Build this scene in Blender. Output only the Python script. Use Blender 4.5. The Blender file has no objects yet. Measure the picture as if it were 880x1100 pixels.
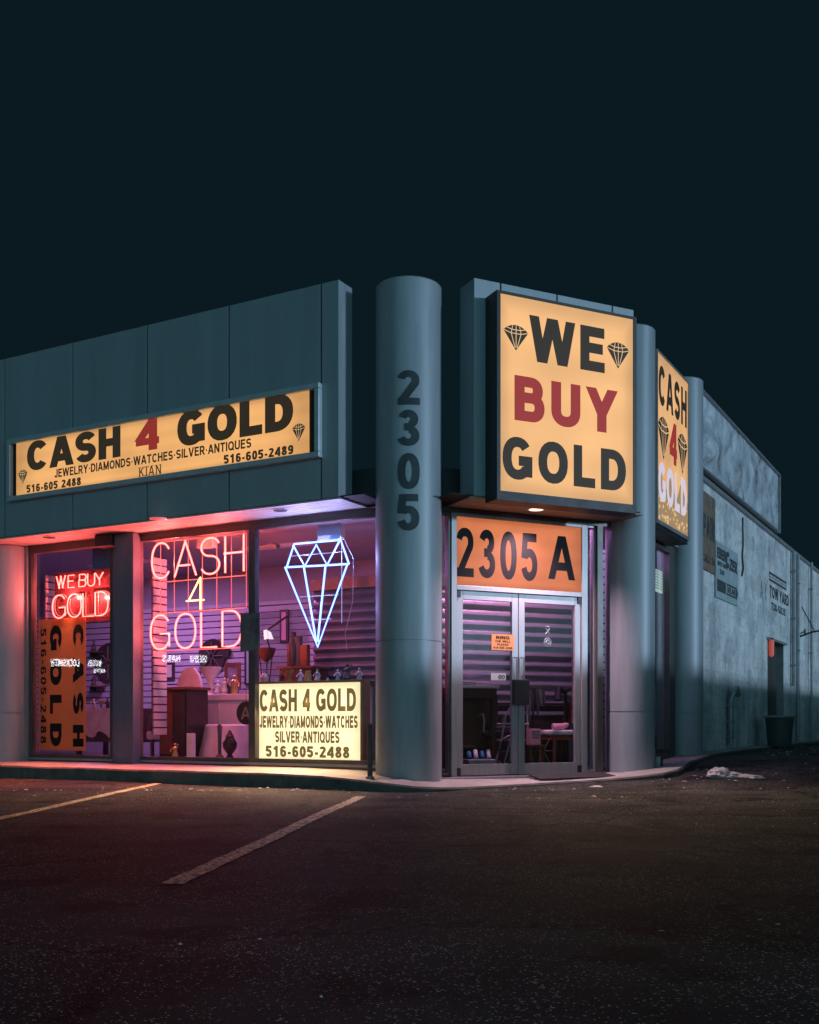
import bpy, math, random
from mathutils import Matrix, Vector, noise as mnoise
random.seed(7)
S = bpy.context.scene
COL = S.collection
R = math.radians
# ------------------------------------------------------------------ camera
FPX, CX, HY, EYE = 1150.0, 440.0, 775.0, 0.78      # focal length / principal point / horizon in photo pixels, eye height
cd = bpy.data.cameras.new('camera'); cam = bpy.data.objects.new('camera', cd); COL.objects.link(cam)
cam.location = (0, 0, EYE); cam.rotation_euler = (R(90), 0, 0)
cd.sensor_fit = 'HORIZONTAL'; cd.sensor_width = 36; cd.lens = 36*FPX/880
cd.shift_y = (HY-550)/880.0; cd.clip_start = .05; cd.clip_end = 2000
S.camera = cam
# ------------------------------------------------------------------ night sky, low cool street light, exposure
wd = bpy.data.worlds.new('World'); S.world = wd; wd.use_nodes = True
nt = wd.node_tree; nt.nodes.clear()
out = nt.nodes.new('ShaderNodeOutputWorld'); bg = nt.nodes.new('ShaderNodeBackground')
tc = nt.nodes.new('ShaderNodeTexCoord')
def lobe(direction, p):
    d = nt.nodes.new('ShaderNodeVectorMath'); d.operation = 'DOT_PRODUCT'
    d.inputs[1].default_value = Vector(direction).normalized()
    nt.links.new(tc.outputs['Generated'], d.inputs[0])
    m = nt.nodes.new('ShaderNodeMath'); m.operation = 'MAXIMUM'; m.inputs[1].default_value = 0
    nt.links.new(d.outputs['Value'], m.inputs[0])
    q = nt.nodes.new('ShaderNodeMath'); q.operation = 'POWER'; q.inputs[1].default_value = p
    nt.links.new(m.outputs[0], q.inputs[0]); return q
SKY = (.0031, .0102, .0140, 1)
SKY_FILL = (.60, 1.46, 1.80, 1)          # fill added low in the sky behind the viewer to brighten the fronts
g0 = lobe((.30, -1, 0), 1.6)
sz = nt.nodes.new('ShaderNodeSeparateXYZ'); nt.links.new(tc.outputs['Generated'], sz.inputs[0])
def mth(op, a, b):
    q = nt.nodes.new('ShaderNodeMath'); q.operation = op
    for k, v in enumerate((a, b)):
        if isinstance(v, (int, float)): q.inputs[k].default_value = v
        elif v is not None: nt.links.new(v, q.inputs[k])
    return q.outputs[0]
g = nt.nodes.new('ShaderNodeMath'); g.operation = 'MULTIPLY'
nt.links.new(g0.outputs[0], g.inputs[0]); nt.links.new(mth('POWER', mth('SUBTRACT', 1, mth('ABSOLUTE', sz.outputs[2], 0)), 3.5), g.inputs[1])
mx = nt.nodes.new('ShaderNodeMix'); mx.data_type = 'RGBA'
mx.inputs[6].default_value = SKY; mx.inputs[7].default_value = SKY_FILL
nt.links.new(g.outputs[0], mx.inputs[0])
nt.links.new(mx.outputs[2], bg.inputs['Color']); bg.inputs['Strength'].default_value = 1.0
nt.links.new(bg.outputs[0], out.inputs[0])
sl = bpy.data.lights.new('sun', 'SUN'); sun = bpy.data.objects.new('sun', sl); COL.objects.link(sun)
sl.energy = 1.22; sl.angle = R(3.0); sl.color = (.56, .77, 1.04)
SUN_DIR = Vector((.893, -.45, math.tan(R(5.0))))
sun.rotation_euler = SUN_DIR.to_track_quat('Z', 'Y').to_euler()
S.view_settings.view_transform = 'Standard'; S.view_settings.look = 'None'
S.view_settings.exposure = 0; S.view_settings.gamma = 1; S.view_settings.use_curve_mapping = False
S.render.engine = 'CYCLES'
S.cycles.use_denoising = True; S.cycles.max_bounces = 6; S.cycles.transparent_max_bounces = 12
S.cycles.sample_clamp_indirect = 4; S.cycles.caustics_reflective = False; S.cycles.caustics_refractive = False

# ------------------------------------------------------------------ frames: x along the wall, y into the building, z up
class Frame:
    def __init__(s, o, d):
        d = Vector((d[0], d[1], 0)).normalized()
        s.o = Vector((o[0], o[1], 0)); s.d = d; s.i = Vector((-d.y, d.x, 0))
    def p(s, u, w, z): return s.o + s.d*u + s.i*w + Vector((0, 0, z))
    def on(s, w, px, py):               # where the sight line of a photo pixel meets the wall plane at depth w
        r = Vector(((px-CX)/FPX, 1, (HY-py)/FPX)); e = Vector((0, 0, EYE))
        o = s.o + s.i*w
        t = (o-e).dot(s.i)/r.dot(s.i); q = e + r*t
        return (q-s.o).dot(s.d), q.z
D1, D2, D3 = (2072, -1150), (2420, 1150), (638, 1150)
A = Frame((-.657, 12.6), D1)            # long shop front, left
B = Frame((.5, 12.5), D2)               # entrance chamfer
C = Frame((2.80, 13.59), D3)            # side street wall
W0 = Frame((0, 0), (1, 0))

# ------------------------------------------------------------------ mesh builder
class MB:
    def __init__(s, fr=W0): s.fr = fr; s.v = []; s.f = []; s.m = []; s.cur = 0
    def add(s, pts, faces):
        n = len(s.v); s.v += [s.fr.p(*p) for p in pts]
        for f in faces: s.f.append([n+i for i in f]); s.m.append(s.cur)
        return s
    def box(s, x0, x1, y0, y1, z0, z1):
        if x0 > x1: x0, x1 = x1, x0
        if y0 > y1: y0, y1 = y1, y0
        if z0 > z1: z0, z1 = z1, z0
        return s.add([(x0,y0,z0),(x1,y0,z0),(x1,y1,z0),(x0,y1,z0),(x0,y0,z1),(x1,y0,z1),(x1,y1,z1),(x0,y1,z1)],
                     [(0,3,2,1),(4,5,6,7),(0,1,5,4),(1,2,6,5),(2,3,7,6),(3,0,4,7)])
    def prism(s, poly, y0, y1):         # polygon in x,z pushed through y
        n = len(poly)
        return s.add([(x, y0, z) for x, z in poly]+[(x, y1, z) for x, z in poly],
                     [tuple(range(n)), tuple(range(2*n-1, n-1, -1))]+[(i, i+n, (i+1) % n+n, (i+1) % n) for i in range(n)])
    def vprism(s, poly, z0, z1):        # polygon in x,y pushed up
        n = len(poly)
        return s.add([(x, y, z0) for x, y in poly]+[(x, y, z1) for x, y in poly],
                     [tuple(range(n-1, -1, -1)), tuple(range(n, 2*n))]+[(i, (i+1) % n, (i+1) % n+n, i+n) for i in range(n)])
    def lathe(s, cx, cy, prof, n=24, sx=1, sy=1, a0=0):
        k = len(prof); pts = []
        for r, z in prof:
            for j in range(n):
                a = 2*math.pi*j/n+a0; pts.append((cx+r*sx*math.cos(a), cy+r*sy*math.sin(a), z))
        fs = []
        for i in range(k-1):
            for j in range(n):
                fs.append((i*n+j, i*n+(j+1) % n, (i+1)*n+(j+1) % n, (i+1)*n+j))
        fs.append(tuple(range(n-1, -1, -1))); fs.append(tuple((k-1)*n+j for j in range(n)))
        return s.add(pts, fs)
    def tube(s, path, r, n=8, closed=False, r2=None):
        P = [Vector(p) for p in path]; m = len(P); pts = []; fs = []
        up = None
        for i, p in enumerate(P):
            a = P[(i-1) % m] if (closed or i) else p; b = P[(i+1) % m] if (closed or i < m-1) else p
            t = (b-a).normalized() if (b-a).length > 1e-9 else Vector((0, 0, 1))
            if up is None: up = t.orthogonal().normalized()
            up = (up-t*up.dot(t)); up = up.normalized() if up.length > 1e-6 else t.orthogonal().normalized()
            q = t.cross(up); rr = r if r2 is None else r+(r2-r)*i/(m-1)
            for j in range(n):
                an = 2*math.pi*j/n; pts.append(tuple(p+up*math.cos(an)*rr+q*math.sin(an)*rr))
        for i in range(m if closed else m-1):
            k = (i+1) % m
            for j in range(n): fs.append((i*n+j, i*n+(j+1) % n, k*n+(j+1) % n, k*n+j))
        if not closed: fs.append(tuple(range(n-1, -1, -1))); fs.append(tuple((m-1)*n+j for j in range(n)))
        return s.add(pts, fs)
    def ball(s, c, r, sx=1, sy=1, sz=1, n=14):
        prof = [(max(.001, math.sin(math.pi*i/10))*r, c[2]-math.cos(math.pi*i/10)*r*sz) for i in range(11)]
        return s.lathe(c[0], c[1], prof, n, sx, sy)
    def build(s, name, mat, parent=None, base=None, smooth=False, bevel=0):
        me = bpy.data.meshes.new(name)
        b = Vector(base) if base is not None else (Vector(parent['_b']) if parent is not None else Vector((0, 0, 0)))
        me.from_pydata([tuple(p-b) for p in s.v], [], s.f); me.validate()
        for mt in (mat if isinstance(mat, (list, tuple)) else [mat]): me.materials.append(mt)
        if isinstance(mat, (list, tuple)):
            for p, k in zip(me.polygons, s.m): p.material_index = k
        me.update()
        o = bpy.data.objects.new(name, me); COL.objects.link(o)
        if parent is not None: o.parent = parent; o['_b'] = tuple(b)
        else: o.location = b; o['_b'] = tuple(b)
        if smooth: me.shade_smooth(); me.set_sharp_from_angle(angle=R(38))
        if bevel:
            md = o.modifiers.new('bevel', 'BEVEL'); md.width = bevel; md.segments = 2; md.limit_method = 'ANGLE'
        return o
def tag(o, label, cat, group=None, kind=None):
    if label: o['label'] = label
    if cat: o['category'] = cat
    if group: o['group'] = group
    if kind: o['kind'] = kind
    return o
def thing(name, label, cat, base, group=None):
    o = bpy.data.objects.new(name, None); COL.objects.link(o); o.location = base; o['_b'] = tuple(base)
    o.empty_display_size = .2
    return tag(o, label, cat, group, 'thing')
def structure(o): o['kind'] = 'structure'; return o

# ------------------------------------------------------------------ materials
def newmat(name):
    m = bpy.data.materials.new(name); m.use_nodes = True; return m, m.node_tree, m.node_tree.nodes['Principled BSDF']
def mat(name, col, rough=.6, metal=0, var=.12, scale=6, bump=0, bscale=60, spec=.5, stretch=None):
    m, n, p = newmat(name)
    c = n.nodes.new('ShaderNodeTexCoord'); no = n.nodes.new('ShaderNodeTexNoise'); no.inputs['Scale'].default_value = scale
    no.inputs['Detail'].default_value = 6; no.inputs['Roughness'].default_value = .65
    if stretch:
        mp = n.nodes.new('ShaderNodeMapping'); mp.inputs['Scale'].default_value = stretch
        n.links.new(c.outputs['Object'], mp.inputs[0]); n.links.new(mp.outputs[0], no.inputs['Vector'])
    else: n.links.new(c.outputs['Object'], no.inputs['Vector'])
    r = n.nodes.new('ShaderNodeValToRGB'); e = r.color_ramp.elements
    e[0].position = .3; e[1].position = .7
    e[0].color = (*[max(0, k*(1-var)) for k in col], 1); e[1].color = (*[min(1, k*(1+var)) for k in col], 1)
    n.links.new(no.outputs['Fac'], r.inputs[0]); n.links.new(r.outputs[0], p.inputs['Base Color'])
    rm = n.nodes.new('ShaderNodeMapRange'); rm.inputs['To Min'].default_value = max(.03, rough-.12); rm.inputs['To Max'].default_value = min(1, rough+.12)
    n.links.new(no.outputs['Fac'], rm.inputs['Value']); n.links.new(rm.outputs[0], p.inputs['Roughness'])
    p.inputs['Metallic'].default_value = metal; p.inputs['Specular IOR Level'].default_value = spec
    if bump:
        b2 = n.nodes.new('ShaderNodeTexNoise'); b2.inputs['Scale'].default_value = bscale; b2.inputs['Detail'].default_value = 5
        n.links.new(c.outputs['Object'], b2.inputs['Vector'])
        b = n.nodes.new('ShaderNodeBump'); b.inputs['Strength'].default_value = bump; b.inputs['Distance'].default_value = .01
        n.links.new(b2.outputs['Fac'], b.inputs['Height']); n.links.new(b.outputs[0], p.inputs['Normal'])
    return m
def glow(name, col, strength, var=0, scale=1.2, base=None):
    m, n, p = newmat(name)
    p.inputs['Base Color'].default_value = (*(base or (.22, .19, .15)), 1); p.inputs['Roughness'].default_value = .5; p.inputs['Specular IOR Level'].default_value = .15
    p.inputs['Emission Color'].default_value = (*col, 1); p.inputs['Emission Strength'].default_value = strength
    if var:
        c = n.nodes.new('ShaderNodeTexCoord'); no = n.nodes.new('ShaderNodeTexNoise'); no.inputs['Scale'].default_value = scale; no.inputs['Detail'].default_value = 2
        n.links.new(c.outputs['Object'], no.inputs['Vector'])
        rm = n.nodes.new('ShaderNodeMapRange'); rm.inputs['From Min'].default_value = .3; rm.inputs['From Max'].default_value = .7
        rm.inputs['To Min'].default_value = strength*(1-var); rm.inputs['To Max'].default_value = strength*(1+var)
        n.links.new(no.outputs['Fac'], rm.inputs['Value'])
        # the tubes inside stop short of the box sides: the face dims towards its rim, with faint tube bands
        sx = n.nodes.new('ShaderNodeSeparateXYZ'); n.links.new(c.outputs['Generated'], sx.inputs[0]); ed = None
        def mt(op, a, b=0):
            q = n.nodes.new('ShaderNodeMath'); q.operation = op
            for k, v in enumerate((a, b)):
                if isinstance(v, (int, float)): q.inputs[k].default_value = v
                else: n.links.new(v, q.inputs[k])
            return q.outputs[0]
        def rim(o_): return mt('MINIMUM', o_, mt('SUBTRACT', 1, o_))
        ed = mt('MINIMUM', rim(sx.outputs[0]), rim(sx.outputs[2])); em = n.nodes.new('ShaderNodeMapRange'); em.interpolation_type = 'SMOOTHSTEP'
        em.inputs['From Max'].default_value = .10; em.inputs['To Min'].default_value = .74; n.links.new(ed, em.inputs['Value'])
        bn = mt('MULTIPLY_ADD', mt('SINE', mt('MULTIPLY', sx.outputs[2], 25.13)), .035); bn.node.inputs[2].default_value = 1
        n.links.new(mt('MULTIPLY', mt('MULTIPLY', rm.outputs[0], em.outputs[0]), bn), p.inputs['Emission Strength'])
    return m
def glassmat(name, tint=(.96, .97, .98), refl=1.6):
    m = bpy.data.materials.new(name); m.use_nodes = True; n = m.node_tree; n.nodes.clear()
    o = n.nodes.new('ShaderNodeOutputMaterial'); t = n.nodes.new('ShaderNodeBsdfTransparent'); t.inputs[0].default_value = (*tint, 1)
    gl = n.nodes.new('ShaderNodeBsdfGlossy'); gl.inputs['Roughness'].default_value = .015
    f = n.nodes.new('ShaderNodeFresnel'); f.inputs['IOR'].default_value = 1.5
    k = n.nodes.new('ShaderNodeMath'); k.operation = 'MULTIPLY'; k.inputs[1].default_value = refl
    x = n.nodes.new('ShaderNodeMixShader')
    ge = n.nodes.new('ShaderNodeNewGeometry'); iv = n.nodes.new('ShaderNodeMath'); iv.operation = 'SUBTRACT'; iv.inputs[0].default_value = 1; n.links.new(ge.outputs['Backfacing'], iv.inputs[1])
    k2 = n.nodes.new('ShaderNodeMath'); k2.operation = 'MULTIPLY'; n.links.new(k.outputs[0], k2.inputs[0]); n.links.new(iv.outputs[0], k2.inputs[1])
    n.links.new(f.outputs[0], k.inputs[0]); n.links.new(k2.outputs[0], x.inputs[0]); n.links.new(t.outputs[0], x.inputs[1]); n.links.new(gl.outputs[0], x.inputs[2]); n.links.new(x.outputs[0], o.inputs[0])
    return m
def translucent(name, col, k=.65):
    m = bpy.data.materials.new(name); m.use_nodes = True; n = m.node_tree; n.nodes.clear()
    o = n.nodes.new('ShaderNodeOutputMaterial'); a = n.nodes.new('ShaderNodeBsdfDiffuse'); b = n.nodes.new('ShaderNodeBsdfTranslucent'); x = n.nodes.new('ShaderNodeMixShader')
    a.inputs[0].default_value = (*col, 1); b.inputs[0].default_value = (*col, 1); x.inputs[0].default_value = k
    n.links.new(a.outputs[0], x.inputs[1]); n.links.new(b.outputs[0], x.inputs[2]); n.links.new(x.outputs[0], o.inputs[0]); return m
def asphalt_mat():
    m, n, p = newmat('asphalt')
    c = n.nodes.new('ShaderNodeTexCoord')
    def noi(s, d=4, r=.6):
        k = n.nodes.new('ShaderNodeTexNoise'); k.inputs['Scale'].default_value = s; k.inputs['Detail'].default_value = d; k.inputs['Roughness'].default_value = r
        n.links.new(c.outputs['Object'], k.inputs['Vector']); return k
    big = noi(.7, 5); r1 = n.nodes.new('ShaderNodeValToRGB'); e = r1.color_ramp.elements
    e[0].position = .32; e[0].color = (.016, .0185, .020, 1); e[1].position = .72; e[1].color = (.078, .080, .078, 1)
    n.links.new(big.outputs['Fac'], r1.inputs[0])
    vo = n.nodes.new('ShaderNodeTexVoronoi'); vo.inputs['Scale'].default_value = 170; n.links.new(c.outputs['Object'], vo.inputs['Vector'])
    # light stone chips: some of the cells, by their random colour
    sp = n.nodes.new('ShaderNodeSeparateColor'); n.links.new(vo.outputs['Color'], sp.inputs[0])
    th = n.nodes.new('ShaderNodeMapRange'); th.inputs['From Min'].default_value = .93; th.inputs['From Max'].default_value = .965
    dn2 = noi(1.1, 4, .6); dm_ = n.nodes.new('ShaderNodeMath'); dm_.operation = 'MULTIPLY_ADD'; dm_.inputs[1].default_value = .22; n.links.new(dn2.outputs['Fac'], dm_.inputs[0])
    sb = n.nodes.new('ShaderNodeMath'); sb.operation = 'SUBTRACT'; sb.inputs[1].default_value = .128; n.links.new(sp.outputs[0], sb.inputs[0]); n.links.new(sb.outputs[0], dm_.inputs[2]); n.links.new(dm_.outputs[0], th.inputs['Value'])
    mxx = n.nodes.new('ShaderNodeMix'); mxx.data_type = 'RGBA'; mxx.inputs[7].default_value = (.60, .57, .52, 1)
    n.links.new(th.outputs[0], mxx.inputs[0]); n.links.new(r1.outputs[0], mxx.inputs[6])
    cr = n.nodes.new('ShaderNodeTexVoronoi'); cr.feature = 'DISTANCE_TO_EDGE'; cr.inputs['Scale'].default_value = .42
    dn = noi(1.6, 6, .7); vm = n.nodes.new('ShaderNodeVectorMath'); vm.operation = 'MULTIPLY_ADD'; vm.inputs[1].default_value = (.9, .9, .9)
    n.links.new(dn.outputs['Color'], vm.inputs[0]); n.links.new(c.outputs['Object'], vm.inputs[2]); n.links.new(vm.outputs[0], cr.inputs['Vector'])
    cl = n.nodes.new('ShaderNodeMapRange'); cl.inputs['From Min'].default_value = .002; cl.inputs['From Max'].default_value = .010; cl.inputs['To Min'].default_value = .25; n.links.new(cr.outputs['Distance'], cl.inputs['Value'])
    st = noi(1.9, 3, .5); sm_ = n.nodes.new('ShaderNodeMapRange'); sm_.inputs['From Min'].default_value = .36; sm_.inputs['From Max'].default_value = .44; sm_.inputs['To Min'].default_value = .45; n.links.new(st.outputs['Fac'], sm_.inputs['Value'])
    mu = n.nodes.new('ShaderNodeMath'); mu.operation = 'MULTIPLY'; n.links.new(cl.outputs[0], mu.inputs[0]); n.links.new(sm_.outputs[0], mu.inputs[1])
    vs = n.nodes.new('ShaderNodeVectorMath'); vs.operation = 'SCALE'; n.links.new(mxx.outputs[2], vs.inputs[0]); n.links.new(mu.outputs[0], vs.inputs['Scale']); n.links.new(vs.outputs[0], p.inputs['Base Color'])
    fine = noi(160, 3); mid = noi(28, 4)
    ad = n.nodes.new('ShaderNodeMath'); ad.operation = 'ADD'; n.links.new(fine.outputs['Fac'], ad.inputs[0]); n.links.new(vo.outputs['Distance'], ad.inputs[1])
    a2 = n.nodes.new('ShaderNodeMath'); a2.operation = 'ADD'; n.links.new(ad.outputs[0], a2.inputs[0]); n.links.new(mid.outputs['Fac'], a2.inputs[1])
    b = n.nodes.new('ShaderNodeBump'); b.inputs['Strength'].default_value = .9; b.inputs['Distance'].default_value = .008
    n.links.new(a2.outputs[0], b.inputs['Height']); n.links.new(b.outputs[0], p.inputs['Normal'])
    p.inputs['Specular IOR Level'].default_value = .07
    rr = n.nodes.new('ShaderNodeMapRange'); rr.inputs['To Min'].default_value = .55; rr.inputs['To Max'].default_value = .9
    n.links.new(mid.outputs['Fac'], rr.inputs['Value']); n.links.new(rr.outputs[0], p.inputs['Roughness'])
    return m
def paintwall_mat():
    m, n, p = newmat('painted_block')
    c = n.nodes.new('ShaderNodeTexCoord'); mp = n.nodes.new('ShaderNodeMapping')
    n.links.new(c.outputs['Object'], mp.inputs[0])
    mp.inputs['Rotation'].default_value = (0, 0, -math.atan2(C.d.y, C.d.x))
    def noi(sc, s, d=6, r=.65):
        q = n.nodes.new('ShaderNodeVectorMath'); q.operation = 'MULTIPLY'; q.inputs[1].default_value = sc; n.links.new(mp.outputs[0], q.inputs[0])
        k = n.nodes.new('ShaderNodeTexNoise'); k.inputs['Scale'].default_value = s; k.inputs['Detail'].default_value = d; k.inputs['Roughness'].default_value = r
        n.links.new(q.outputs[0], k.inputs['Vector']); return k
    a = noi((1, 1, .22), 2.6, 8, .75); b = noi((1, 1, 1), 1.6, 8, .72); e_ = noi((1, 1, 1), 9, 8, .7)
    def ramp(x, p0, p1, c0, c1):
        r = n.nodes.new('ShaderNodeValToRGB'); e = r.color_ramp.elements; e[0].position = p0; e[1].position = p1; e[0].color = (*c0, 1); e[1].color = (*c1, 1)
        n.links.new(x.outputs[0], r.inputs[0]); return r
    def mul(x, y, f=1):
        k = n.nodes.new('ShaderNodeMix'); k.data_type = 'RGBA'; k.blend_type = 'MULTIPLY'; k.inputs[0].default_value = f
        n.links.new(x, k.inputs[6]); n.links.new(y, k.inputs[7]); return k.outputs[2]
    base = ramp(b, .3, .7, (.50, .51, .51), (.88, .88, .87))
    st = ramp(a, .34, .56, (.40, .42, .44), (1, 1, 1))
    sp = ramp(e_, .36, .46, (.45, .47, .5), (1, 1, 1)); pt = ramp(noi((1, 1, 1.5), .9, 4, .5), .47, .50, (.80, .82, .84), (1, 1, 1))
    col = mul(mul(mul(base.outputs[0], st.outputs[0], .5), sp.outputs[0], .9), pt.outputs[0], 1)
    # block joints
    br = n.nodes.new('ShaderNodeTexBrick'); br.inputs['Scale'].default_value = 1; br.inputs['Brick Width'].default_value = .4; br.inputs['Row Height'].default_value = .2
    br.inputs['Mortar Size'].default_value = .007; br.inputs['Color1'].default_value = (1,1,1,1); br.inputs['Color2'].default_value = (.93,.93,.93,1); br.inputs['Mortar'].default_value = (.62,.62,.62,1)
    sx = n.nodes.new('ShaderNodeSeparateXYZ'); cx = n.nodes.new('ShaderNodeCombineXYZ'); n.links.new(mp.outputs[0], sx.inputs[0]); n.links.new(sx.outputs[0], cx.inputs[0]); n.links.new(sx.outputs[2], cx.inputs[1])
    n.links.new(cx.outputs[0], br.inputs['Vector'])
    col = mul(col, br.outputs['Color'], .22)
    n.links.new(col, p.inputs['Base Color']); p.inputs['Roughness'].default_value = .85
    bu = n.nodes.new('ShaderNodeBump'); bu.inputs['Strength'].default_value = .5; bu.inputs['Distance'].default_value = .01
    ad = n.nodes.new('ShaderNodeMath'); ad.operation = 'ADD'; n.links.new(br.outputs['Fac'], ad.inputs[0]); n.links.new(e_.outputs['Fac'], ad.inputs[1])
    iv = n.nodes.new('ShaderNodeMath'); iv.operation = 'MULTIPLY'; iv.inputs[1].default_value = -1; n.links.new(ad.outputs[0], iv.inputs[0])
    n.links.new(iv.outputs[0], bu.inputs['Height']); n.links.new(bu.outputs[0], p.inputs['Normal'])
    return m

def pavemat():
    m = mat('pavement_concrete', (.42, .40, .37), .8, var=.35, scale=2.2, bump=.4, bscale=40); n = m.node_tree; p = n.nodes['Principled BSDF']
    src = p.inputs['Base Color'].links[0].from_socket; c = n.nodes.new('ShaderNodeTexCoord')
    d = n.nodes.new('ShaderNodeVectorMath'); d.operation = 'DOT_PRODUCT'; d.inputs[1].default_value = A.d/1.5; n.links.new(c.outputs['Object'], d.inputs[0])
    f = n.nodes.new('ShaderNodeMath'); f.operation = 'FRACT'; n.links.new(d.outputs['Value'], f.inputs[0])
    g_ = n.nodes.new('ShaderNodeMath'); g_.operation = 'GREATER_THAN'; g_.inputs[1].default_value = .012; n.links.new(f.outputs[0], g_.inputs[0])
    r = n.nodes.new('ShaderNodeMapRange'); r.inputs['To Min'].default_value = .25; n.links.new(g_.outputs[0], r.inputs['Value'])
    v = n.nodes.new('ShaderNodeVectorMath'); v.operation = 'SCALE'; n.links.new(src, v.inputs[0]); n.links.new(r.outputs[0], v.inputs['Scale']); n.links.new(v.outputs[0], p.inputs['Base Color']); return m
M = dict(
    asphalt=asphalt_mat(), block=paintwall_mat(),
    concrete=mat('concrete', (.42, .40, .37), .8, var=.3, scale=3, bump=.4, bscale=40),
    pave=pavemat(),
    upper=mat('upper_wall_paint', (.07, .085, .10), .7, var=.2), pier=mat('pier_paint', (.13, .15, .21), .6, var=.15, stretch=(3, 3, .5), scale=3), silver=mat('silver_frame', (.58, .62, .66), .35, metal=.3, var=.08),
    curb=mat('curb_concrete', (.12, .12, .11), .85, var=.45, scale=5, bump=.6, bscale=30),
    panel=mat('fascia_metal', (.33, .375, .405), .45, metal=.1, var=.085, stretch=(3, 3, .35), scale=1.3, bump=.05, bscale=3),
    column=mat('column_metal', (.31, .345, .375), .45, metal=.1, var=.14, stretch=(5, 5, .5), scale=1.8, bump=.04, bscale=3),
    black=mat('black_metal', (.02, .021, .022), .5, var=.3),
    gap=mat('dark_backing', (.012, .012, .013), .8),
    alu=mat('aluminium', (.34, .33, .34), .42, metal=.3, var=.12, scale=4, stretch=(6, 6, .6)),
    bronze=mat('dark_bronze_frame', (.10, .09, .085), .42, metal=.4, var=.2),
    soffit=mat('soffit_boards', (.46, .45, .44), .55, var=.12, scale=3),
    wood_soffit=mat('wood_soffit', (.34, .26, .19), .55, var=.2, scale=5, stretch=(1, 8, 1)),
    plaster=mat('interior_plaster', (.34, .33, .36), .8, var=.06),
    slat=mat('slatwall', (.44, .42, .46), .55, var=.08),
    floor=mat('interior_floor', (.10, .09, .09), .35, var=.4),
    dwood=mat('dark_wood', (.07, .035, .022), .4, var=.35, scale=5, stretch=(1, 1, .15)),
    rwood=mat('red_brown_wood', (.16, .055, .03), .35, var=.3, scale=6, stretch=(1, 1, .2)),
    shutterdark=mat('dark_shutter_slats', (.10, .11, .15), .4, metal=.2, var=.1),
    white=mat('white_laminate', (.68, .66, .66), .4, var=.05),
    cream=mat('cream_ceramic', (.62, .54, .44), .3, var=.12),
    gold=mat('gilded_ceramic', (.55, .35, .12), .3, metal=.4, var=.2),
    cloth=mat('pale_cloth', (.62, .56, .60), .9, var=.15, bump=.3, bscale=20),
    greycloth=mat('grey_cloth', (.10, .10, .11), .85, var=.2),
    leather=mat('dark_leather', (.045, .028, .025), .38, var=.3),
    shutter=mat('shutter_slats', (.36, .34, .38), .38, metal=.25, var=.1),
    paint=mat('line_paint', (.80, .62, .38), .7, var=.45, scale=9, bump=.4, bscale=60),
    vinylblack=mat('black_vinyl', (.010, .010, .011), .6, var=.1, spec=.12),
    numbers=mat('dark_number_vinyl', (.03, .036, .042), .45, var=.1),
    ink=mat('faded_black_paint', (.06, .065, .07), .9, var=.6, scale=9),
    inkfaint=mat('very_faded_paint', (.22, .23, .24), .9, var=.4, scale=9),
    brownboard=mat('weathered_brown_board', (.19, .135, .10), .85, var=.35, scale=5),
    tealboard=mat('weathered_sign_board', (.32, .40, .42), .8, var=.2, scale=6),
    tarp=mat('tarpaulin', (.52, .55, .59), .30, var=.62, scale=2.2, bump=.6, bscale=5),
    galv=mat('galvanised_steel', (.30, .31, .32), .5, metal=.5, var=.25),
    blueplastic=mat('blue_plastic', (.02, .16, .32), .5),
    bag=mat('white_plastic_bag', (.55, .55, .56), .45, var=.12),
    rust=mat('rusty_post', (.12, .10, .09), .7, metal=.3, var=.4, scale=20),
    rubber=mat('rubber_mat', (.035, .035, .037), .8, var=.3, bump=.3),
    pink=mat('pink_card', (.62, .28, .36), .6),
    posterorange=translucent('orange_poster', (.74, .43, .16)), slot=mat('slot_shadow_backing', (.10, .06, .09), .8),
    glass=glassmat('window_glass'), doorglass=glassmat('door_glass', (.92, .92, .94), 1.6),
    face=glow('yellow_sign_face', (1.0, .50, .175), .84, .12, 1.1, base=(.1, .08, .05)),
    bigface=glow('pale_yellow_sign_face', (1.0, .53, .21), .90, .11, 1.0, base=(.1, .08, .05)),
    orangeface=glow('orange_sign_face', (1.0, .275, .095), .70, .16, 1.1, base=(.03, .012, .008)),
    warmface=glow('cream_sign_face', (1.0, .80, .45), 1.55, .04, 2),
    sideface=glow('side_sign_face', (1.0, .50, .17), .75, .2, 1.4),
    ltr=glow('translucent_black', (.050, .038, .022), .55, base=(.02, .02, .02)),
    ltrbrown=glow('translucent_brown', (.20, .135, .045), .9, base=(.05, .04, .02)),
    ltrred=glow('translucent_red', (.29, .032, .028), .9, base=(.2, .02, .02)),
    ltrside=glow('translucent_black_side', (.03, .028, .02), .6, base=(.02, .02, .02)),
    ltrglare=glow('glare_pale', (.62, .50, .62), .8, base=(.5, .5, .5)),
    facetline=glow('facet_line', (1.0, .62, .30), .75),
    neonred=glow('neon_red', (1.0, .068, .055), 14, base=(.02, .02, .02)),
    neonedge=glow('neon_dim_red', (1.0, .10, .08), 1.6),
    neonyellow=glow('neon_yellow', (1.0, .50, .14), 7),
    neonblue=glow('neon_blue', (.10, .19, 1.0), 9, base=(.02, .02, .02)),
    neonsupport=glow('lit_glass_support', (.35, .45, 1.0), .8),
    lampwarm=glow('warm_lamp', (1.0, .74, .60), 1.5),
    redlamp=glow('red_lamp', (1.0, .10, .07), .32),
    shopwhite=glow('white_shop_letters', (.92, .96, 1.0), 16),
)

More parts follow.
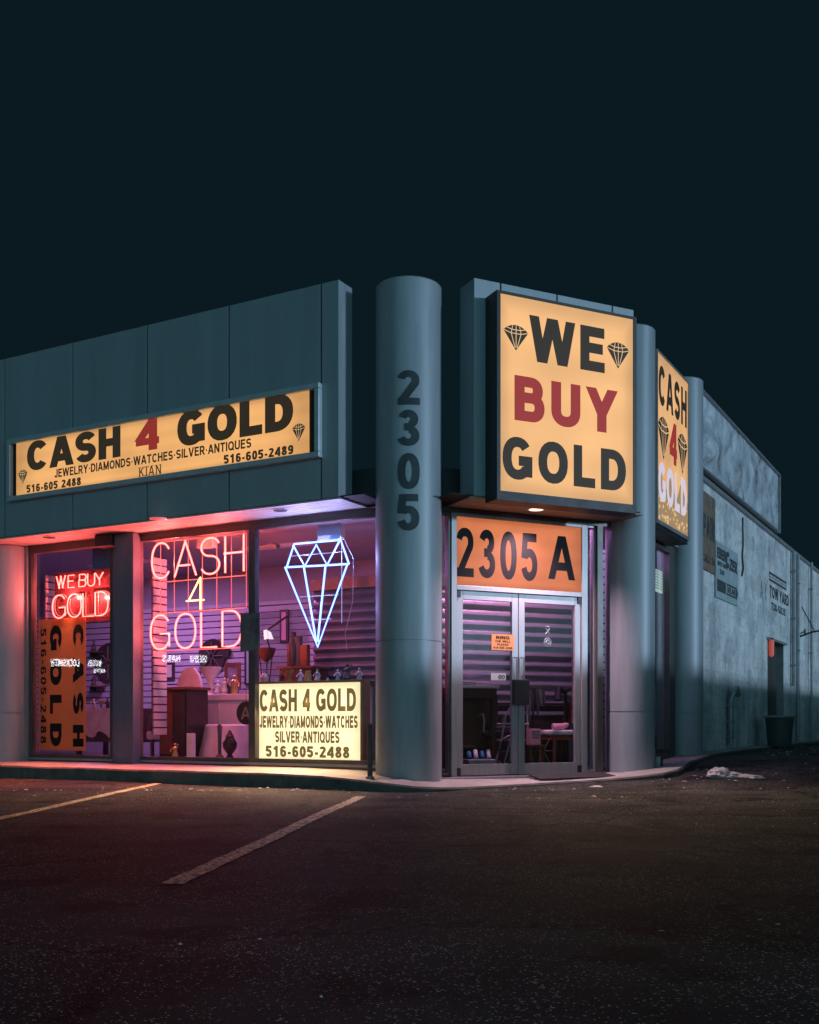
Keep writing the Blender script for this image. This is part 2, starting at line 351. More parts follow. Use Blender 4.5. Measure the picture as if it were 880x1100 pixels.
# ------------------------------------------------------------------ letters drawn as strokes
def arc(cx, cy, rx, ry, a0, a1, n=22, e=2.25):
    o = []
    for i in range(n+1):
        a = R(a0+(a1-a0)*i/n); c, s_ = math.cos(a), math.sin(a)
        o.append((cx+rx*math.copysign(abs(c)**(2/e), c), cy+ry*math.copysign(abs(s_)**(2/e), s_)))
    return o
def glyph(ch, w):
    a = w/2
    def oo(W): return W, [(arc(W/2, .5, W/2-a, .5-a, 90, 450)[:-1], True)]
    T = 1-a; lo = -.12; hi = 1.12
    if ch in ' ': return .30, []
    if ch == 'O': return oo(.80)
    if ch == '0': return oo(.56)
    if ch == 'Q': W, g_ = oo(.80); return W, g_+[([(.50, .28), (.80, -.02)], False)]
    if ch == 'C': return .74, [(arc(.37+.01, .5, .37-a, .5-a, 38, 322), False)]
    if ch == 'G': return .78, [(arc(.39, .5, .39-a, .5-a, 38, 325), False), ([(.42, .45), (.78-a, .45), (.78-a, .08)], False)]
    if ch == 'S':
        W = .68; ry = (1-w)/4
        return W, [(arc(W/2, .5+ry, W/2-a, ry, 22, 270, 16, 2.1)+arc(W/2, .5-ry, W/2-a, ry, 90, -158, 16, 2.1)[1:], False)]
    if ch == 'A': return .76, [([(a*.9-.05, lo), (.38, 1.06)], False), ([(.76-a*.9+.05, lo), (.38, 1.06)], False), ([(.17, .30), (.59, .30)], False)]
    if ch == 'H': return .70, [([(a, 0), (a, 1)], False), ([(.70-a, 0), (.70-a, 1)], False), ([(a, .52), (.70-a, .52)], False)]
    if ch == 'I': return w, [([(a, 0), (a, 1)], False)]
    if ch == 'L': return .60, [([(a, 1), (a, a), (.60, a)], False)]
    if ch == 'E': return .62, [([(.61, T), (a, T), (a, a), (.62, a)], False), ([(a, .52), (.57, .52)], False)]
    if ch == 'F': return .60, [([(.60, T), (a, T), (a, 0)], False), ([(a, .50), (.54, .50)], False)]
    if ch == 'T': return .66, [([(0, T), (.66, T)], False), ([(.33, T), (.33, 0)], False)]
    if ch == 'D':
        W = .72; return W, [([(a, a), (a, T)]+arc(.30, .5, W-a-.30, .5-a, 90, -90, 18), True)]
    if ch == 'B':
        return .70, [([(a, .53), (a, T)]+arc(.38, (T+.53)/2, .66-a-.38, (T-.53)/2, 90, -90, 12), True),
                     ([(a, a), (a, .53)]+arc(.40, (.53+a)/2, .70-a-.40, (.53-a)/2, 90, -90, 12), True)]
    if ch in 'PR':
        g_ = [([(a, 0), (a, T)]+arc(.40, (T+.46)/2, .68-a-.40, (T-.46)/2, 90, -90, 14)+[(a, .46)], False)]
        if ch == 'R': g_.append(([(.36, .46), (.62+.06, -.08)], False))
        return .70, g_
    if ch == 'U': return .70, [([(a, 1)]+arc(.35, .36, .35-a, .36-a, 180, 360, 18)+[(.70-a, 1)], False)]
    if ch == 'V': return .74, [([(a*.9-.04, hi), (.37, -.06)], False), ([(.74-a*.9+.04, hi), (.37, -.06)], False)]
    if ch == 'Y': return .74, [([(a*.8-.05, hi), (.37, .42), (.37, 0)], False), ([(.74-a*.8+.05, hi), (.37, .42)], False)]
    if ch == 'W': return 1.06, [([(a*.8-.03, hi), (.29, -.06)], False), ([(.53, 1.06), (.27, -.08)], False), ([(.53, 1.06), (.79, -.08)], False), ([(1.06-a*.8+.03, hi), (.77, -.06)], False)]
    if ch == 'M': return .86, [([(a, 0), (a, 1)], False), ([(.86-a, 0), (.86-a, 1)], False), ([(a-.03, 1.1), (.43, .06)], False), ([(.86-a+.03, 1.1), (.43, .06)], False)]
    if ch == 'N': return .72, [([(a, 0), (a, 1)], False), ([(.72-a, 0), (.72-a, 1)], False), ([(a*.6, 1.06), (.72-a*.6, -.06)], False)]
    if ch == 'K': return .72, [([(a, 0), (a, 1)], False), ([(a, .34), (.66, 1.08)], False), ([(.30, .56), (.68, -.08)], False)]
    if ch == 'J': return .54, [([(.54-a, 1)]+arc(.27, .30, .27-a, .30-a, 0, -175, 14), False)]
    if ch == 'Z': return .62, [([(0, T), (.60, T), (.04, a), (.62, a)], False)]
    if ch == '1': return .56, [([(.33, 0), (.33, 1)], False), ([(.33, .86), (.08, .70)], False)]
    if ch == '2': return .56, [(arc(.27, .71, .27-a+.01, .29-a, 168, -38, 16), False), ([(.27+(.28-a)*.86, .71-(.29-a)*.50), (.27+(.28-a)*.60, .71-(.29-a)*.86-.01), (.10, a*.9)], False), ([(.01, a), (.56, a)], False)]
    if ch == '3':
        return .56, [(arc(.27, .74, .25-a, .26-a, 165, -78, 14, 2.1), False), (arc(.27, .285, .28-a, .285-a, 78, -165, 16, 2.1), False), ([(.18, .525), (.32, .525)], False)]
    if ch == '4': return .60, [([(.44, 0), (.44, 1)], False), ([(.44, .96), (.06, .30)], False), ([(0, .29), (.60, .29)], False)]
    if ch == '5': return .56, [([(.52, T), (.13, T), (.085, .47)], False), (arc(.27, .34, .28-a, .34-a, 140, -165, 20, 2.1), False)]
    if ch == '6': return .56, [(arc(.28, .33, .28-a, .33-a, 90, 450)[:-1], True), ([(a, .36)]+arc(.29, .62, .29-a, .38-a, 180, 30, 14, 2.1), False)]
    if ch == '9': return .56, [(arc(.28, .67, .28-a, .33-a, 90, 450)[:-1], True), ([(.56-a, .64)]+arc(.27, .38, .29-a, .38-a, 0, -150, 14, 2.1), False)]
    if ch == '8': return .56, [(arc(.28, .75, .25-a, .25-a, 90, 450)[:-1], True), (arc(.28, .285, .28-a, .285-a, 90, 450)[:-1], True)]
    if ch == '7': return .56, [([(0, T), (.52, T), (.20, 0)], False)]
    if ch == '-': return .34, [([(.03, .36), (.31, .36)], False)]
    if ch == '.': return .26, [([(.05, .46), (.21, .46)], False)]
    if ch == "'": return .2, [([(.1, .7), (.1, 1)], False)]
    return .3, []
def ribbon(pts, w, closed):
    P = [Vector(p) for p in pts]; n = len(P); L = []; Rr = []
    for i in range(n):
        a = P[(i-1) % n] if (closed or i) else None; b = P[(i+1) % n] if (closed or i < n-1) else None
        d1 = (P[i]-a).normalized() if a is not None and (P[i]-a).length > 1e-7 else None
        d2 = (b-P[i]).normalized() if b is not None and (b-P[i]).length > 1e-7 else None
        if d1 is None: d1 = d2
        if d2 is None: d2 = d1
        n1 = Vector((-d1.y, d1.x)); n2 = Vector((-d2.y, d2.x)); m = n1+n2
        m = m.normalized() if m.length > 1e-5 else n1
        k = min(2.2, 1/max(.3, m.dot(n1)))
        L.append(P[i]+m*(w/2*k)); Rr.append(P[i]-m*(w/2*k))
    q = []
    for i in range(n if closed else n-1):
        j = (i+1) % n; q.append([L[i], Rr[i], Rr[j], L[j]])
    return q
def clip(poly, lo, hi):
    for lim, sg in ((lo, 1), (hi, -1)):
        o = []
        for i in range(len(poly)):
            p, q = poly[i], poly[(i+1) % len(poly)]; a = sg*(p[1]-lim); b = sg*(q[1]-lim)
            if a >= 0: o.append(p)
            if (a >= 0) != (b >= 0):
                t = a/(a-b); o.append(p+(q-p)*t)
        poly = o
        if len(poly) < 3: return []
    return poly
def split(pts, closed, step):
    o = []; n = len(pts)
    for i in range(n if closed else n-1):
        p, q = Vector(pts[i]), Vector(pts[(i+1) % n]); k = max(1, int((q-p).length/step))
        for j in range(k): o.append(tuple(p+(q-p)*j/k))
    if not closed: o.append(tuple(pts[-1]))
    return o
def layout(txt, w, gap=.10):
    x = 0; out_ = []
    for ch in txt:
        W, st = glyph(ch, w)
        for k, (pts, cl) in enumerate(st): out_.append(([(px+x, py) for px, py in pts], cl, k))
        x += W+gap
    return x-gap, out_
def text_quads(txt, w=.19, gap=.10, step=None):
    """quads in a unit-high line of writing: list of (polygon, layer)"""
    W, st = layout(txt, w, gap); res = []
    for pts, cl, k in st:
        if step: pts = split(pts, cl, step)
        for q in ribbon(pts, w, cl):
            q = clip(q, 0, 1)
            if q: res.append((q, k))
    return W, res
def put(mb, txt, u0, u1, z0, z1, y, w=.19, gap=.10, rot=False, eps=.0006, only=None):
    """flat vinyl writing filling u0..u1, z0..z1 on the plane y; rot: turned a quarter clockwise"""
    W, qs = text_quads(txt, w, gap)
    for q, k in qs:
        pts = []
        for p in q:
            if rot: pts.append((u0+(u1-u0)*p[1], y-k*eps, z1-(z1-z0)*p[0]/W))
            else: pts.append((u0+(u1-u0)*p[0]/W, y-k*eps, z0+(z1-z0)*p[1]))
        mb.add(pts, [tuple(range(len(pts)))])
def putpx(mb, fr, y, txt, pl, yt, yb, pr, **k):
    """the same, with the ends given as the photo shows them"""
    u0, z1 = fr.on(y, pl, yt); _, z0 = fr.on(y, pl, yb); u1, _ = fr.on(y, pr, yt)
    put(mb, txt, u0, u1, z0, z1, y, **k)
def diamond_mark(mb, mbl, y, u0, u1, z0, z1):
    """cut stone mark: dark body and pale facet lines"""
    P = lambda a, b: (u0+(u1-u0)*a, z0+(z1-z0)*b)
    rim = [P(0, .74), P(.12, .87), P(.3, .96), P(.5, 1), P(.7, .96), P(.88, .87), P(1, .74), P(.5, 0)]
    mb.add([(x, y, z) for x, z in rim], [tuple(range(len(rim)))])
    t = (u1-u0)*.028
    def ln(a, b, k=0):
        a, b = Vector(P(*a)), Vector(P(*b)); d = (b-a).normalized(); n = Vector((-d.y, d.x))*t/2
        q = [a+n, a-n, b-n, b+n]; mbl.add([(p.x, y-.0015-k*.0004, p.y) for p in q], [(0, 1, 2, 3)])
    for k, (a, b) in enumerate([((.02, .74), (.30, .66)), ((.30, .66), (.70, .66)), ((.70, .66), (.98, .74)), ((.12, .86), (.34, .80)), ((.34, .80), (.66, .80)), ((.66, .80), (.88, .86)),
                 ((.30, .66), (.46, .1)), ((.5, .66), (.5, .1)), ((.70, .66), (.54, .1)), ((.30, .66), (.36, .95)), ((.5, .66), (.5, .98)), ((.70, .66), (.64, .95))]): ln(a, b, k)

def stone(sg, fr, m, y, u0, u1, z0, z1):
    a, b = MB(fr), MB(fr); diamond_mark(a, b, y, u0, u1, z0, z1); o = a.build('stone_mark', M[m], sg); b.build('facet_line', M['facetline'], o)
# ------------------------------------------------------------------ ground
def G(x, y):
    u = (x-C.o.x)*C.d.x+(y-C.o.y)*C.d.y
    t = min(1, max(0, (u+1.8)/4.6)); t = t*t*(3-2*t)*.35+t*.65
    return .03+.24*t+.012*mnoise.noise(Vector((x*.45, y*.45, 0)))
def ground_at(px, py):
    d = Vector(((px-CX)/FPX, 1, (HY-py)/FPX)); t = 1.5
    while t < 80:
        p = Vector((0, 0, EYE))+d*t
        if p.z < G(p.x, p.y): return p
        t += .01
    return p
def axis(lo, hi, a, b, st):
    v = [lo]; k = lo
    while k < a-1e-6: k = min(a, k+max(st, (a-k)*.3)); v.append(k)
    while k < b-1e-6: k += st; v.append(k)
    s_ = st
    while k < hi: s_ *= 1.5; k = min(hi, k+s_); v.append(k)
    return v
xs = axis(-160, 160, -12, 12, .35); ys = axis(-120, 200, -1, 30, .35)
gm = MB(); nx = len(xs)
gm.add([(x, y, G(x, y)) for y in ys for x in xs], [(j*nx+i, j*nx+i+1, (j+1)*nx+i+1, (j+1)*nx+i) for j in range(len(ys)-1) for i in range(nx-1)])
structure(gm.build('ground', M['asphalt'], smooth=True))
# sidewalk: outer edge (kerb line) and inner edge (foot of the walls)
def a2(u, w, z): p = A.p(u, w, z); return (p.x, p.y, p.z)
def b2(u, w, z): p = B.p(u, w, z); return (p.x, p.y, p.z)
def c2(u, w, z): p = C.p(u, w, z); return (p.x, p.y, p.z)
outer = [a2(-16, -.8, .19)]+[a2(u, -.8+.012*math.sin(u*3.1), .19+.004*math.sin(u*5)) for u in [-14+.7*i for i in range(20)]]+[a2(.10, -.8, .175), a2(.55, -.82, .15), (-.22, 11.36, .125), (0.02, 11.29, .10), (.25, 11.36, .082), (.45, 11.50, .072), (.75, 11.78, .066), (1.2, 12.15, .066), (1.75, 12.52, .075), (2.35, 12.74, .095), (2.75, 12.80, .13), (3.05, 12.90, .16), (3.28, 13.15, .19), (3.48, 13.6, .21), (3.75, 14.3, .25), (4.45, 15.75, .30), (5.25, 17.3, .31), (8.9, 23.9, .32), (13, 31.3, .32)]
inner = [a2(-16, .3, .237)]+[a2(u, .3, .237) for u in [-14+.7*i for i in range(20)]]+[a2(.10, .3, .225), a2(.5, .3, .21), a2(.8, .3, .19), b2(-.35, .3, .16), b2(-.2, .3, .15), b2(-.05, .3, .135), b2(.3, .3, .128), b2(.8, .3, .125), b2(1.4, .3, .130), b2(2.1, .3, .145), b2(2.4, .3, .155), c2(-.05, .3, .17), c2(.1, .3, .2), c2(.5, .3, .22), c2(1.2, .3, .25), c2(2.8, .3, .30), c2(4.5, .3, .31), c2(11.6, .3, .32), c2(19.6, .3, .32)]
sm = MB(); n = len(outer); assert n == len(inner), (n, len(inner))
rows = []
for o_, i_ in zip(outer, inner):
    o_, i_ = Vector(o_), Vector(i_); dn = (o_-i_).normalized()*.02
    rows.append([Vector((o_.x+dn.x, o_.y+dn.y, -.15)), Vector((o_.x+dn.x, o_.y+dn.y, o_.z-.02)), o_, o_.lerp(i_, .35), o_.lerp(i_, .7), i_])
sm.add([tuple(p) for r_ in rows for p in r_], [])
for i in range(n-1):
    for j in range(5):
        sm.cur = 1 if j < 2 else 0
        sm.f.append([i*6+j, (i+1)*6+j, (i+1)*6+j+1, i*6+j+1]); sm.m.append(sm.cur)
sw = structure(sm.build('sidewalk', [M['pave'], M['curb']]))
# painted bay lines on the asphalt: worn through to the asphalt in spots
_n = M['paint'].node_tree; _p = _n.nodes['Principled BSDF']; _c = _n.nodes.new('ShaderNodeTexCoord'); _k = _n.nodes.new('ShaderNodeTexNoise'); _k.inputs['Scale'].default_value = 34; _k.inputs['Detail'].default_value = 5; _k.inputs['Roughness'].default_value = .75
_n.links.new(_c.outputs['Object'], _k.inputs['Vector']); _r = _n.nodes.new('ShaderNodeMapRange'); _r.inputs['From Min'].default_value = .42; _r.inputs['From Max'].default_value = .50; _n.links.new(_k.outputs['Fac'], _r.inputs['Value']); _n.links.new(_r.outputs[0], _p.inputs['Alpha'])
def bayline(p0, p1, w0, seed):
    a, b = Vector((p0.x, p0.y)), Vector((p1.x, p1.y)); d = (b-a).normalized(); nn = Vector((-d.y, d.x)); mb = MB(); L = (b-a).length; k = int(L/.12)
    rnd = random.Random(seed); row = []
    for i in range(k+1):
        p = a+d*L*i/k
        for s_ in (-1, 1):
            q = p+nn*(w0/2*s_+rnd.uniform(-.006, .006)); row.append((q.x, q.y, G(q.x, q.y)+.006))
    mb.add(row, [(2*i, 2*i+1, 2*i+3, 2*i+2) for i in range(k)]); return mb
b1 = bayline(ground_at(184, 951), ground_at(388, 856), .11, 1).build('painted_line', M['paint']); structure(b1)
b3 = bayline(ground_at(-40, 888), ground_at(170, 842), .11, 2).build('painted_line', M['paint']); structure(b3)

# ------------------------------------------------------------------ the shop building
ZS, ZT, ZH = 3.30, 5.74, 3.22          # soffit, parapet top, window head
bld = thing('shop_building', 'single storey corner shop with grey metal fascia, round columns and lit windows', 'building', (-.2, 13.0, .2))
uR = A.on(-.58, 364, 400)[0]
seams = [A.on(-.58, p, 400)[0] for p in (5, 78, 158, 246, 345)]
d_ = seams[1]-seams[0]
seams = [seams[0]-k*1.75 for k in range(5, 0, -1)]+seams+[uR]
for a, b in zip(seams[:-1], seams[1:]):
    MB(A).box(a+.010, b-.010 if b != uR else b, -.58, -.555, ZS+.005, ZT).build('fascia_panel', M['panel'], bld, bevel=.004)
mb = MB(A).box(seams[0], uR-.01, -.555, -.301, ZS+.02, ZT-.01); mb.build('fascia_core', M['gap'], bld)
mb = MB(A).box(uR-.012, uR-.0005, -.553, -.30, ZS+.006, ZT-.001); mb.build('fascia_return', M['column'], bld)
# soffit boards
mb = MB(A); k = 0; y = -.57
while y < -.02:
    mb.box(seams[0], uR+.02, y, min(-.01, y+.092), ZS-.02, ZS); y += .1
mb.build('soffit', M['soffit'], bld)
MB(A).box(seams[0], uR+.3, -.60+.04, .1, ZS+.004, ZS+.018).build('soffit_backing', M['gap'], bld)
MB(A).box(seams[0], .75, -.0, .12, ZH, ZS-.022).build('lintel', M['bronze'], bld)
def bulb(name, p, e, col, aim=None, cone=170, blend=.3):     # the light a fitting or tube gives off
    l = bpy.data.lights.new(name, 'SPOT' if aim is not None else 'POINT'); l.energy = e; l.color = col; l.shadow_soft_size = 0
    o = bpy.data.objects.new(name, l); COL.objects.link(o); o.location = p
    if aim is not None: l.spot_size = R(cone); l.spot_blend = blend; o.rotation_euler = Vector(aim).to_track_quat('-Z', 'Y').to_euler()
    return o
def downlight(fr, px, py, lit):
    r = Vector(((px-CX)/FPX, 1, (HY-py)/FPX)); t = (ZS-.022-EYE)/r.z; q = Vector((0, 0, EYE))+r*t
    o = MB(); o.lathe(q.x, q.y, [(.085, ZS-.03), (.085, ZS-.021)], 24); f = o.build('downlight', M['lampwarm'] if lit else M['black'], bld, smooth=True)
    if lit: bulb('downlight_bulb', (q.x, q.y, ZS-.035), 420, (1, .62, .74), (0, 0, -1), 124, 1)
    o = MB(); n_ = 24
    o.lathe(q.x, q.y, [(.105, ZS-.027), (.105, ZS-.0212)], 24); o.build('trim_ring', M['white'], f)
for px, py in ((53, 577), (170, 557), (301, 548)): downlight(A, px, py, False)
downlight(B, 576, 547, True)
# entrance fascia
uL = B.on(-.58, 509.5, 400)[0]; uE = B.on(-.58, 681.5, 450)[0]
bs = [uL]+[B.on(-.58, p, 320)[0] for p in (538, 598.6, 658)]+[uE]
for a, b in zip(bs[:-1], bs[1:]):
    MB(B).box(a+(.009 if a != uL else 0), b-.009, -.58, -.555, ZS+.005, ZT).build('fascia_panel', M['panel'], bld, bevel=.004)
MB(B).box(uL+.01, uE-.01, -.555, -.26, ZS+.02, ZT-.01).build('fascia_core', M['gap'], bld)
MB(B).box(uL+.0005, uL+.012, -.553, -.25, ZS+.006, ZT-.001).build('fascia_return', M['panel'], bld)
mb = MB(B); y = -.57
while y < -.02:
    mb.box(uL-.05, uE+.14, y, min(-.01, y+.092), ZS-.02, ZS); y += .1
mb.build('soffit', M['wood_soffit'], bld)
MB(B).box(uL-.3, uE+.1, -.56, .1, ZS+.004, ZS+.018).build('soffit_backing', M['gap'], bld)
# side fascia between the columns
MB(C).box(.2, 2.35, -.02, .2, ZS, 5.45).build('fascia_panel', M['panel'], bld, bevel=.004)
# columns
def column(cx, cy, rr, z0, zt, seam):
    mb = MB(); prof = [(rr, z0), (rr, seam-.006), (rr-.012, seam-.005), (rr-.012, seam+.005), (rr, seam+.006), (rr, zt-.015), (rr-.012, zt)]
    mb.lathe(cx, cy, prof, 64); return mb.build('column', M['column'], bld, smooth=True)
C1 = (-.01, 12.2, .376); C2 = (2.80, 13.59, .313); c3 = C.p(2.527, 0, 0); C3 = (c3.x, c3.y, .30)
col1 = column(C1[0], C1[1], C1[2], 0, 5.71, EYE-(764-HY+0)*-1*0+.90-.0)
col2 = column(C2[0], C2[1], C2[2], 0, 5.72, .90)
col3 = column(C3[0], C3[1], C3[2], 0, 5.78, .90)
# house number down the corner column, wrapped on its surface
front = C1[1]-C1[2]
ang0 = math.atan2(-C1[1], -C1[0])
for ch, yt, yb in (('2', 397.5, 434.5), ('3', 440, 479), ('0', 486.5, 525.5), ('5', 530.5, 570)):
    W, qs = text_quads(ch, .20, .1, step=.06); mb = MB()
    z1 = EYE+(HY-yt)/FPX*front; z0 = EYE+(HY-yb)/FPX*front
    for q, k in qs:
        pts = []
        for p in q:
            xx = -.125+.25*p[0]/W; rr = C1[2]+.003+k*.002; an = ang0+xx/C1[2]
            pts.append((C1[0]+rr*math.cos(an), C1[1]+rr*math.sin(an), z0+(z1-z0)*p[1]))
        mb.add(pts, [tuple(range(len(pts)))])
    mb.build('house_number', M['numbers'], col1)
# piers and ledges of the long front
def ua(px, w=0): return A.on(w, px, 700)[0]
ZL = .29
uW1l, uW1r, uP1, uW2l, uW2m, uW3l = ua(36), ua(121), ua(146), ua(152), ua(269), ua(275)
pc_ = A.p(uW1l-.14-.37, .0, 0); column(pc_.x, pc_.y, .37, 0, ZS-.021, .90)
MB(A).box(-16, uW1l-.5, .0, .25, .1, ZS-.03).build('wall', M['panel'], bld)
MB(A).box(uW1l-.16, uW1l-.095, -.03, .14, .1, ZS-.03).build('jamb', M['alu'], bld)
MB(A).box(ua(123, -.14), ua(143, -.14), -.14, -.001, .1, ZS-.03).box(uW1r, uP1, .0, .12, .1, ZS-.03).build('pier', M['pier'], bld, bevel=.004)
MB(A).box(uW1l-.10, uW1r-.02, -.02, .14, .1, ZL-.05).build('ledge', M['bronze'], bld, bevel=.004)
MB(A).box(uP1-.02, .50, -.02, .14, .1, ZL-.05).build('ledge', M['bronze'], bld, bevel=.004)
MB(A).box(uW1l-.13, uW1r+.02, -.022, .142, ZL-.05, ZL-.02).build('sill', M['alu'], bld, bevel=.003)
MB(A).box(uP1-.02, .52, -.022, .142, ZL-.05, ZL-.02).build('sill', M['alu'], bld, bevel=.003)
def window(fr, u0, u1, z0, z1, t=.05, fm='bronze', gm_='glass', y0=0, y1=.09):
    w = MB(fr)
    w.box(u0, u0+t, y0, y1, z0, z1).box(u1-t, u1, y0, y1, z0, z1).box(u0+t, u1-t, y0, y1, z0, z0+t).box(u0+t, u1-t, y0, y1, z1-t, z1)
    f = w.build('window', M[fm], bld, bevel=.003)
    MB(fr).box(u0+t-.005, u1-t+.005, y0+.04, y0+.048, z0+t-.005, z1-t+.005).build('pane', M[gm_], f); return f
window(A, uW1l-.09, uW1r-.002, ZL-.02, ZH)
window(A, uP1, uW2m+.02, ZL-.02, ZH)
window(A, uW2m+.02, .62, ZL-.02, ZH)
# entrance: side lights, transom, double door
def ub(px, w=0): return B.on(w, px, 700)[0]
zd = B.on(0, 556, 637)[1]
zb = .125
uD0, uD1 = ub(486), ub(628)
fr_ = MB(B)
fr_.box(uD0-.02, uD0+.05, -.02, .10, zb-.03, ZH)
fr_.box(uD1-.05, uD1+.02, -.02, .10, zb-.03, ZH)
fr_.box(uD0+.05, uD1-.05, -.02, .10, zd-.005, zd+.05)
fr_.box(uD0+.05, uD1-.05, -.02, .10, ZH-.04, ZH)
fr_.build('door_frame', M['alu'], bld, bevel=.003)
window(B, uD0-.16, uD0-.021, .15, ZH, .03, 'bronze')
window(B, uD1+.021, uD1+.17, .15, ZH, .03, 'alu')
MB(B).box(uD1+.17, uD1+.25, -.04, .12, .1, ZH).build('jamb', M['bronze'], bld)
MB(B).box(-.30, uD1+.5, -.03, .12, ZH, ZS-.022).build('lintel', M['bronze'], bld)
MB(B).box(uD0-.2, uD1+.3, -.10, .12, .09, .128).build('threshold', M['alu'], bld, bevel=.004)
um = ub(557)
for k, (a, b) in enumerate(((uD0+.055, um-.004), (um+.004, uD1-.055))):
    s_ = .085; z0, z1 = zb+.02, zd-.012
    d = MB(B)
    d.box(a, a+s_, 0, .045, z0, z1).box(b-s_, b, 0, .045, z0, z1).box(a+s_, b-s_, 0, .045, z0, z0+.13).box(a+s_, b-s_, 0, .045, z1-.10, z1)
    dl = d.build('door', M['alu'], bld, bevel=.003)
    MB(B).box(a+s_-.004, b-s_+.004, .018, .026, z0+.126, z1-.096).build('pane', M['doorglass'], dl)
    # pull handle and hinges
    hx = b-.045 if k == 0 else a+.045
    h = MB(B); h.tube([(hx, 0, 1.28), (hx, -.05, 1.28), (hx, -.05, 1.55), (hx, 0, 1.55)], .010, 8)
    h.build('handle', M['galv'], dl, smooth=True)
    hx = a+.02 if k == 0 else b-.02
    MB(B).box(hx-.03, hx+.03, -.015, 0, z0, z0+.09).build('hinge', M['black'], dl)
    MB(B).box(hx-.03, hx+.03, -.015, 0, z1-.08, z1).build('hinge', M['black'], dl)
lk = MB(B).box(um-.035, um-.008, -.025, 0, 1.14, 1.30).box(um+.006, um+.03, -.02, 0, 1.15, 1.27); lk.lathe(um-.02, -.03, [(.014, 1.2), (.014, 1.235)], 12)
lk.build('lock', M['gold'], bld, bevel=.002)
# stickers are stuck to the doors: parts of the building
st = MB(B); u0, z1 = B.on(0, 528, 681); u1, z0 = B.on(0, 552, 699); st.box(u0, u1, -.004, -.001, z0, z1)
sk = st.build('bell_notice', glow('bell_notice', (1, .3, .12), .30, base=(.75, .3, .12)), bld)
st = MB(B)
for i, (t, a, b) in enumerate((('RING', .2, .8), ('THE BELL', .15, .85), ('PLEASE', .25, .75), ('516-605-2488', .08, .92))):
    h = z1-z0; zz = z1-h*(.30, .50, .70, .90)[i]; hh = h*(.20, .12, .12, .12)[i]
    put(st, t, u0+(u1-u0)*a, u0+(u1-u0)*b, zz, zz+hh, -.006, w=.2)
st.build('lettering', M['vinylblack'], sk)
st = MB(B); u0, z1 = B.on(0, 528, 723); u1, z0 = B.on(0, 544, 731); st.box(u0, u1, .010, .014, z0, z1); sk = st.build('sticker', M['white'], bld)
st = MB(B); put(st, 'OO', u0+.10, u1-.015, z0+.02, z1-.02, .008, w=.2); st.build('sticker_mark', M['vinylblack'], sk)
st = MB(B); u0, z0 = B.on(0, 589, 690)
st.lathe(u0, 0, [(.001, 0)], 3)
st = MB(B)
for rr in (.05, .022): st.tube([(u0+rr*math.cos(t), .012, z0+rr*math.sin(t)) for t in [2*math.pi*i/24 for i in range(24)]], .006 if rr > .03 else .011, 6, closed=True)
st.tube([(u0-.03, .012, z0+.10), (u0+.03, .012, z0+.17)], .006, 6).tube([(u0+.03, .012, z0+.10), (u0-.03, .012, z0+.17)], .006, 6)
st.tube([(u0-.02, .012, z0+.19), (u0+.02, .012, z0+.19)], .008, 6)
st.build('round_sticker', M['tealboard'], bld)
# side street front between columns 2 and 3
window(C, .30, 1.90, .35, ZH, .05, 'bronze')
MB(C).box(.25, 1.91, -.03, .12, .1, .35).build('ledge', M['bronze'], bld)
MB(C).box(1.91, 2.4, .02, .2, .1, ZS).build('wall', M['bronze'], bld)
MB(C).box(.2, 1.91, 0, .2, ZH, ZS-.002).build('lintel', M['bronze'], bld)
# painted block side wall
ZP = 4.56
uDo0, uDo1 = C.on(0, 824.5, 700)[0], C.on(0, 842, 700)[0]; zDo = C.on(0, 826, 688)[1]
mb = MB(C)
mb.box(2.40, uDo0, 0, .25, 0, ZP).box(uDo0, uDo1, 0, .25, zDo, ZP).box(uDo1, 40, 0, .25, 0, ZP)
mb.build('block_wall', M['block'], bld)
MB(C).box(2.5, 40, -.05, .30, ZP, ZP+.07).build('parapet_cap', M['galv'], bld, bevel=.005)
MB(C).box(uDo0-.08, uDo1+.08, -.06, 0, zDo, zDo+.05).build('door_lintel', M['galv'], bld)
dr = MB(C).box(uDo0+.02, uDo1-.02, .14, .18, .2, zDo-.02).build('door', M['bronze'], bld)
m_ = (uDo0+uDo1)/2
for q in ((uDo0, uDo0+.05, .0, .14, .2, zDo), (uDo1-.05, uDo1, .0, .14, .2, zDo), (uDo0+.35, uDo0+.39, .10, .139, .2, zDo-.02)): MB(C).box(*q).build('door_post', M['galv'], dr)
MB(A).box(uR-.6, .50, .06, .099, ZS+.03, 3.75).build('upper_wall', M['upper'], bld); MB(B).box(-.10, uL+.5, .06, .099, ZS+.03, 3.75).build('upper_wall', M['upper'], bld)
# roof and hidden back walls
pr = [a2(-16, .1, 0)[:2], a2(.6, .1, 0)[:2], b2(-.1, .12, 0)[:2], b2(2.5, .12, 0)[:2], c2(.1, .2, 0)[:2], c2(2.4, .25, 0)[:2], c2(40, .25, 0)[:2], c2(40, 9, 0)[:2], c2(7, 9, 0)[:2], a2(-16, 6.0, 0)[:2]]
MB().vprism(pr, 3.62, 3.72).build('roof', M['bronze'], bld)
